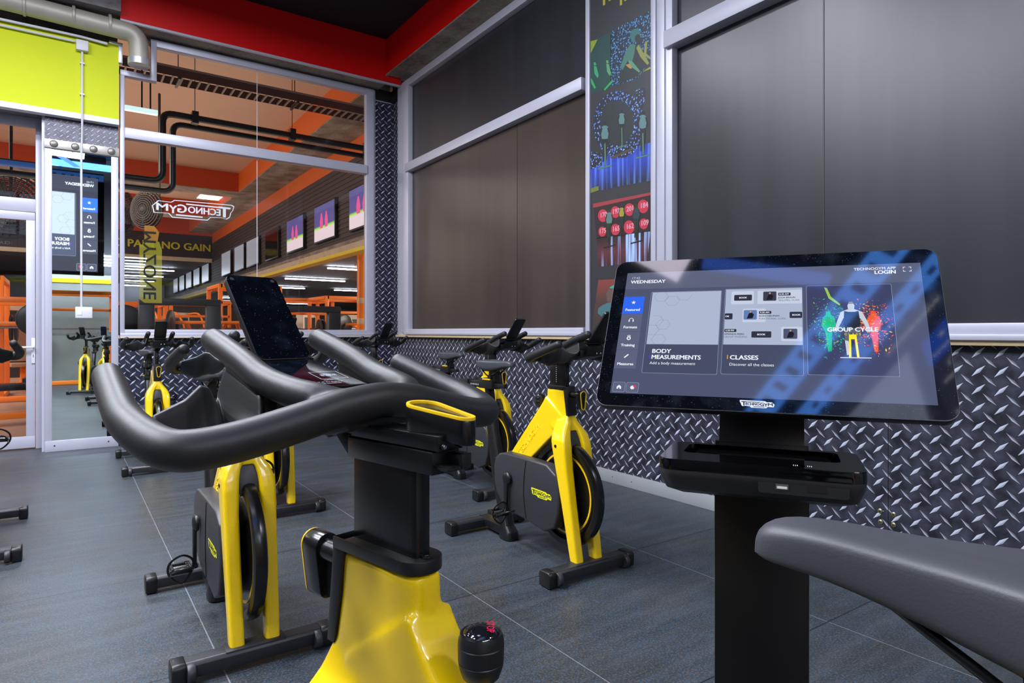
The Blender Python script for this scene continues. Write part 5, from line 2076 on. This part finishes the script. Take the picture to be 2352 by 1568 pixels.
# black pipe run
b = MB()
p0 = at_y(392, 268, 9.6)
zt, zb = 4.05, 3.14
b.tube(fillet([(4.35, 9.6, zt - .02), (1.06, 9.6, zt), (1.06, 9.6, zb), (-4, 9.6, zb + .02)], .13), .045, M_BLK, 14, 'flat')
b.tube(fillet([(4.35, 9.75, zt - .10), (1.20, 9.75, zt - .08), (1.20, 9.75, zb - .1), (-4, 9.75, zb - .06)], .13), .04, M_BLK, 14, 'flat')
bp_ = tag(b.build('black_pipe'), 'pair of lagged black pipes crossing the hall under the cable tray', 'pipe')
b = MB()
for x in (1.45, 2.75, 3.9):
    b.box((x - .04, 9.54, 3.97), (x + .04, 9.66, 4.13), M_BLK)
    b.box((x - .004, 9.60, 4.1), (x + .004, 9.608, 5.28), M_BLK)
b.build('pipe_hanger', bp_, smooth=0)
# televisions on the bulkhead


def tvmat(name, c_top, c_bot, c_mid):
    m = gradz(name, [(0, c_bot), (.30, c_bot), (.36, (130, 200, 20)), (.42, c_top), (1, c_top)], 'Z', 3.08, 3.8)
    nt = m.node_tree
    bb = nt.nodes['Principled BSDF']
    lk = [l for l in nt.links if l.to_socket == bb.inputs['Base Color']][0].from_socket
    nt.links.new(lk, bb.inputs['Emission Color'])
    bb.inputs['Emission Strength'].default_value = 0.7
    bb.inputs['Base Color'].default_value = (0, 0, 0, 1)
    return m


TVC = tvmat('tv_sport_picture', (60, 60, 120), (190, 180, 190), None)
TVW = pbr('tv_grey_picture', (120, 124, 132), .3, emit=(130, 136, 146), estr=.6, noise=.3)
PINK = pbr('tv_player', (200, 60, 120), .4, emit=(180, 70, 130), estr=.7)
tvs = [(14.6, 15.86, 1), (12.54, 13.78, 1), (10.5, 11.71, 1), (16.7, 17.9, 2), (18.68, 20.07, 0), (20.46, 21.71, 0), (22.35, 23.74, 0), (26.2, 27.6, 0), (28.2, 29.6, 0), (30.2, 31.6, 0), (32.2, 33.6, 0), (34.2, 35.6, 0)]
for q, (y0, y1, c) in enumerate(tvs):
    t_ = empty('wall_television', (4.44, (y0 + y1) / 2, 3.44))
    lab = {1: 'television with a colourful match picture on the dark hall bulkhead', 0: 'grey lit television in the row along the hall bulkhead', 2: 'switched off television between the lit ones on the bulkhead'}[c]
    tag(t_, lab, 'television', {1: 'match televisions', 0: 'grey televisions', 2: None}[c])
    hw = (y1 - y0) / 2
    b = MB()
    b.box((-.02, -hw - .03, -.40), (.05, hw + .03, .40), M_BLK)
    b.build('television_case', t_, bevel=.004)
    b = MB()
    mm = (TVW, TVC, M_GLOSSB)[c]
    b.box((-.024, -hw, -.365), (-.019, hw, .365), mm)
    if c == 1:
        for yy in (-.15, .15):
            b.add([(-.026, yy - .09, -.12), (-.026, yy + .07, -.12), (-.026, yy + .10, .02), (-.026, yy + .03, .20), (-.026, yy - .03, .20), (-.026, yy - .10, .02)], [(0, 1, 2, 3, 4, 5)], PINK)
    b.build('television_picture', t_, smooth=0)
# hall linear lamps
M_TUBE = pbr('tube_lamp', (240, 246, 255), .4, emit=(225, 238, 255), estr=26)
lamp_px = [(285, 400, 614, 619, 3.6), (285, 375, 630, 633, 3.6), (285, 354, 642, 645, 3.6), (285, 335, 654, 655, 3.6),
           (753, 842, 611, 619, 2.8), (655, 792, 635, 643, 2.8), (620, 700, 658, 660, 2.8), (768, 835, 663, 668, 2.8), (640, 750, 687, 690, 2.8), (480, 535, 690, 693, 2.8), (510, 560, 682, 684, 2.8), (425, 475, 695, 697, 2.8), (640, 708, 695, 697, 2.8)]
for x0, x1, y0, y1, z in lamp_px:
    py = (y0 + y1) / 2
    r0, r1 = ray(x0, y0), ray(x1, y1)
    t = (z - CAM_H) / ((r0.z + r1.z) / 2)
    a_, c_ = r0 * t, r1 * ((r0.y * t) / r1.y)
    b = MB()
    b.box((a_.x, a_.y - .03, z - .022), (c_.x, a_.y + .03, z + .010), M_TUBE)
    L_ = tag(b.build('tube_light', smooth=0), 'white linear tube light glowing under the low ceiling deep in the hall', 'light', 'linear lights deep in the hall')
    b = MB()
    b.box((a_.x + .2, a_.y - .005, z), (a_.x + .22, a_.y + .005, z + .12), M_BLK)
    b.box((c_.x - .22, a_.y - .005, z), (c_.x - .2, a_.y + .005, z + .12), M_BLK)
    b.build('lamp_hanger', L_, smooth=0)
b = MB()
a_, c_ = at_y(286, 232, 10.4), at_y(362, 247, 10.4)  # glowing bar built in place of a reflection on the back window
b.box((a_.x, 10.36, a_.z - .12), (c_.x, 10.44, a_.z - .06), pbr('reflection_glow', (220, 240, 240), .4, emit=(176, 214, 214), estr=1.0))
b.box((a_.x + .2, 10.39, a_.z - .06), (a_.x + .22, 10.41, 5.28), M_BLK)
b.box((c_.x - .1, 10.39, a_.z - .06), (c_.x - .08, 10.41, 5.28), M_BLK)
tag(b.build('tube_light', smooth=0), 'pale green bar high behind the top left of the back window, standing in for a reflection', 'light')  # no tube light here, the bar stands in for a reflection
# wall fans


def fan(loc, r_, yaw, label):
    e_ = empty('wall_fan', loc, yaw)
    tag(e_, label, 'fan')
    dk = pbr('fan_dark_wire', (40, 34, 34), .5)
    b = MB()
    for k in range(9):
        rr = r_ * (k + 1) / 9
        zz = .09 * math.sqrt(max(0, 1 - (k / 8.2) ** 2))
        for sg in (-1, 1):
            b.lathe([(rr - .008, sg * zz), (rr + .008, sg * zz), (rr, sg * zz + .006)], 'y', (0, 0, 0), dk, 28, closed=True)
    for k in range(36):
        a = 2 * PI * k / 36
        for sg in (-1, 1):
            b.tube([(r_ * .1 * math.cos(a), sg * .09, r_ * .1 * math.sin(a)), (r_ * .65 * math.cos(a), sg * .07, r_ * .65 * math.sin(a)), (r_ * math.cos(a), 0, r_ * math.sin(a))], .006, dk, 4, 'flat')
    b.build('fan_cage', e_, smooth=0)
    b = MB()
    for k in range(3):
        b.T = Matrix.Rotation(2 * PI * k / 3, 4, 'Y') @ Matrix.Rotation(.4, 4, 'X')
        b.add([(.05, 0, -.03), (r_ * .5, .01, -.10), (r_ * .88, .03, -.06), (r_ * .9, .02, .08), (r_ * .5, -.02, .12), (.05, 0, .05)], [tuple(range(6))], pbr('fan_blade', (96, 84, 80), .5))
    b.T = Matrix.Identity(4)
    b.lathe([(.001, -.1), (.06, -.09), (.075, 0), (.075, .16), (.03, .18)], 'y', (0, 0, 0), dk, 18)
    b.tube([(0, .15, 0), (0, .22, -.02), (0, .25, -.05), (0, .25, 1.9)], .02, dk, 8)
    b.build('fan_motor', e_)
    return e_


p = at_y(337, 482, 11.5)
fan((p.x, 11.5, p.z), .30, R(-50), 'dark cage fan behind the left of the back window, turned edgewise')
p = at_y(292, 488, 12.2)
fan((p.x, 12.2, p.z), .32, R(70), 'dark cage fan at the left window edge, twin of the edgewise one')
p = at_y(22, 450, 10.2)
fan((p.x, 10.2, p.z - .1), .42, 0, 'dark cage fan seen through the glass above the door')

# machines ------------------------------------------------------------------


def rack(x, y, w_, d_, h_, label, m=None, yaw=0):
    """upright square-tube frame with bars and a loaded barbell"""
    m = m or M_ORM
    e_ = empty('power_rack', (x, y, 0), yaw)
    tag(e_, label, 'gym rack')
    t = .04
    for sx in (-1, 1):
        for sy in (-1, 1):
            b = MB()
            b.box((sx * w_ / 2 - t, sy * d_ / 2 - t, 0), (sx * w_ / 2 + t, sy * d_ / 2 + t, h_), m)
            b.build('upright', e_, bevel=.004)
    b = MB()
    for z in (h_ - .04, .05):
        for sy in (-1, 1):
            if z < 1 and sy < 0:
                continue
            b.box((-w_ / 2, sy * d_ / 2 - t, z - t), (w_ / 2, sy * d_ / 2 + t, z + t), m)
        for sx in (-1, 1):
            b.box((sx * w_ / 2 - t, -d_ / 2, z - t), (sx * w_ / 2 + t, d_ / 2, z + t), m)
    b.box((-w_ / 2, -d_ / 2 - t, h_ - .42), (w_ / 2, -d_ / 2 + t, h_ - .36), m)
    b.build('cross_tube', e_, bevel=.004)
    b = MB()
    b.tube([(-w_ / 2 - .42, -d_ / 2 - .08, 1.22), (w_ / 2 + .42, -d_ / 2 - .08, 1.22)], .016, M_CHR, 8, 'flat')
    bb_ = b.build('barbell', e_)
    for sx in (-1, 1):
        for q in (0, 1):
            b = MB()
            x0 = sx * (w_ / 2 + .14 + q * .07)
            b.lathe([(.03, -.02), (.20, -.025), (.225, -.015), (.225, .015), (.20, .025), (.03, .02)], 'x', (x0, -d_ / 2 - .08, 1.22), M_BLK, 24)
            b.build('weight_plate', bb_)
    return e_


def bench_machine(x, y, yaw, label, seatc=None):
    e_ = empty('weight_bench', (x, y, 0), yaw)
    tag(e_, label, 'weight bench')
    b = MB()
    b.box((-.75, -.05, .06), (.85, .05, .14), M_ORM)
    b.box((-.75, -.35, .0), (-.67, .35, .08), M_ORM)
    b.box((.77, -.45, .0), (.85, .45, .08), M_ORM)
    b.box((-.45, -.04, .1), (-.37, .04, .42), M_ORM)
    b.box((.35, -.04, .1), (.43, .04, .42), M_ORM)
    for s_ in (-1, 1):
        b.tube([(.8, .40 * s_, .05), (.82, .40 * s_, .6), (.70, .42 * s_, 1.1), (.35, .42 * s_, 1.32)], .035, M_ORM, 10, smooth=4)
    b.tube([(.35, -.6, 1.32), (.35, .6, 1.32)], .03, M_ORM, 10)
    b.build('bench_frame', e_, bevel=.003)
    b = MB()
    b.prism(rrect(-.85, -.15, .25, .15, .05), .42, .50, 'z', seatc or M_BLK)
    b.build('bench_pad', e_, bevel=.015)
    for s_ in (-1, 1):
        b = MB()
        b.lathe([(.03, -.03), (.20, -.035), (.225, -.02), (.225, .02), (.20, .035), (.03, .03)], 'y', (.35, .68 * s_, 1.32), M_BLK, 24)
        b.build('weight_plate', e_)
    return e_


def arch(x, y, w_, h_, yaw, label):
    e_ = empty('fitness_rig', (x, y, 0), yaw)
    tag(e_, label, 'fitness rig')
    b = MB()
    b.box((-w_ / 2 - .1, -.09, h_ - .10), (w_ / 2 + .1, .09, h_), M_CHAR)
    b.build('top_beam', e_, bevel=.02)
    for s_ in (-1, 1):
        b = MB()
        b.prism([(s_ * w_ / 2 - .10, h_ - .05), (s_ * w_ / 2 + .10, h_ - .05), (s_ * w_ / 2 + .12, .6), (s_ * (w_ / 2 + .06) + .12, 0), (s_ * (w_ / 2 + .06) - .12, 0), (s_ * w_ / 2 - .12, .6)], -.07, .07, 'y', M_CHAR)
        b.build('rig_leg', e_, bevel=.02)
    b = MB()
    b.box((-w_ / 2, -.03, .25), (w_ / 2, .03, .31), M_CHAR)
    b.build('lower_brace', e_)
    return e_


def place(px, Y):
    return at_y(px, 762, Y).x


arch(place(415, 10.6), 10.6, at_y(495, 700, 10.6).x - at_y(342, 700, 10.6).x, 1.64, 0, 'dark arched rig just behind the left half of the back window')
arch(place(705, 10.2), 10.2, at_y(765, 700, 10.2).x - at_y(640, 700, 10.2).x, 1.56, 0, 'dark arched rig just behind the right half of the back window')
racks = [(790, 15.5, 1.3, 1.3, 2.0, 'orange power rack by the tall orange post, right part of the hall'), (560, 15.0, 1.2, 1.3, 2.15, 'orange power rack behind the foreground screen'),
         (452, 19.2, 1.4, 1.3, 1.95, 'orange power rack seen between the legs of the left rig'), (690, 17.0, 1.3, 1.2, 2.0, 'orange power rack seen between the legs of the right rig'),
         (292, 16.6, 1.4, 1.2, 1.8, 'orange power rack at the left edge of the back window'), (20, 12.6, 1.5, 1.5, 1.66, 'orange power rack right behind the glass door'),
         (-110, 14.5, 1.4, 1.4, 2.1, 'orange power rack further left behind the side glass')]
for px, Y, w_, d_, h_, lab in racks:
    rack(place(px, Y), Y, w_, d_, h_, lab)
rack(.25, -2.2, 1.3, .9, 2.05, 'orange power rack behind the camera, seen only in the tall mirror')
for q in range(4):
    b = MB()
    b.box((-.9, YF + .10 + q * .22, 2.72 + q * .05), (1.6, YF + .14 + q * .22, 2.75 + q * .05), M_TUBE)
    t_ = tag(b.build('tube_light', smooth=0), 'white tube light at the rear of the studio, seen only in the tall mirror', 'light', 'rear tube lights')
    b = MB()
    b.box((.34, YF + .11 + q * .22, 2.75 + q * .05), (.36, YF + .13 + q * .22, ZC), M_BLK)
    b.build('lamp_hanger', t_, smooth=0)
bench_machine(place(20, 10.2), 10.2, R(8), 'weight bench with a dark pad right behind the glass door')


def station(x, y, yaw, label, c1, c2):
    e_ = empty('weight_machine', (x, y, 0), yaw)
    tag(e_, label, 'gym machine')
    b = MB()
    b.box((-.35, .25, 0), (.35, .5, 1.75), c1)
    b.box((-.30, .24, .2), (.30, .252, 1.6), M_CHAR)
    b.build('weight_tower', e_, bevel=.03)
    b = MB()
    b.box((-.06, -.7, .04), (.06, .3, .12), M_ORM)
    b.box((-.05, -.35, .1), (.05, -.25, .45), M_ORM)
    b.tube([(-.32, .3, 1.7), (-.38, -.1, 1.72), (-.36, -.35, 1.45), (-.34, -.45, 1.15)], .03, M_ORM, 10, smooth=4)
    b.tube([(.32, .3, 1.7), (.38, -.1, 1.72), (.36, -.35, 1.45), (.34, -.45, 1.15)], .03, M_ORM, 10, smooth=4)
    b.build('machine_frame', e_, bevel=.003)
    b = MB()
    b.box((-.22, -.5, .45), (.22, -.08, .53), c2)
    b.build('seat', e_, bevel=.02)
    b = MB()
    b.prism([(-.05, .55), (.02, .55), (.10, 1.25), (.03, 1.25)], -.18, .18, 'x', c2)
    b.build('backrest', e_, bevel=.02)
    return e_


CREAM = pbr('cream_shroud', (224, 206, 184), .4)
SAND = pbr('sand_vinyl', (176, 140, 112), .45)
GREYS = pbr('silver_shroud', (190, 194, 200), .35, metal=.3)
for px, Y, yw, lab, c1, c2 in ((318, 20.5, 20, 'cream weight machine at the left end of the back window', CREAM, SAND), (600, 18.9, -30, 'silver weight machine just left of the foreground screen', GREYS, M_BLK),
                               (728, 19.6, 40, 'cream weight machine right of the foreground screen', CREAM, SAND), 
                               (425, 22, 30, 'cream weight machine far back between the legs of the left rig', CREAM, SAND), (590, 23, -20, 'cream weight machine far back behind the orange rack', CREAM, M_BLK),
                               (818, 21.5, 0, 'cream weight machine far back at the right end of the back window', CREAM, SAND), (48, 16.5, 10, 'cream weight machine deep behind the glass door', CREAM, SAND), (355, 26.5, 10, 'silver weight machine farthest back at the left', GREYS, M_BLK)):
    station(place(px, Y), Y, R(yw), lab, c1, c2)
bench_machine(place(480, 12.3), 12.4, R(70), 'plate loaded bench behind the left rig')
bench_machine(place(628, 11.9), 13.0, R(110), 'plate loaded bench between the two dark rigs')
bench_machine(place(810, 13.2), 13.2, R(20), 'plate loaded bench low at the right end of the back window')
bench_machine(place(215, 11.5), 11.5, R(0), 'plate loaded bench low at the left end of the back window')
b = MB()
b.box((-.06, -.06, 0), (.06, .06, 2.72), M_ORM)
b.box((-.10, -.10, 0), (.10, .10, .06), M_ORM)
for z in (.9, 1.3, 1.7):
    b.box((-.062, -.062, z), (.062, .062, z + .12), pbr('pale_band', (226, 190, 150), .5))
p = at_y(829, 700, 12.0)
tag(b.build('striped_post', loc=(p.x, 12.0, 0), bevel=.004), 'tall orange post with pale bands at the right end of the back window', 'post')
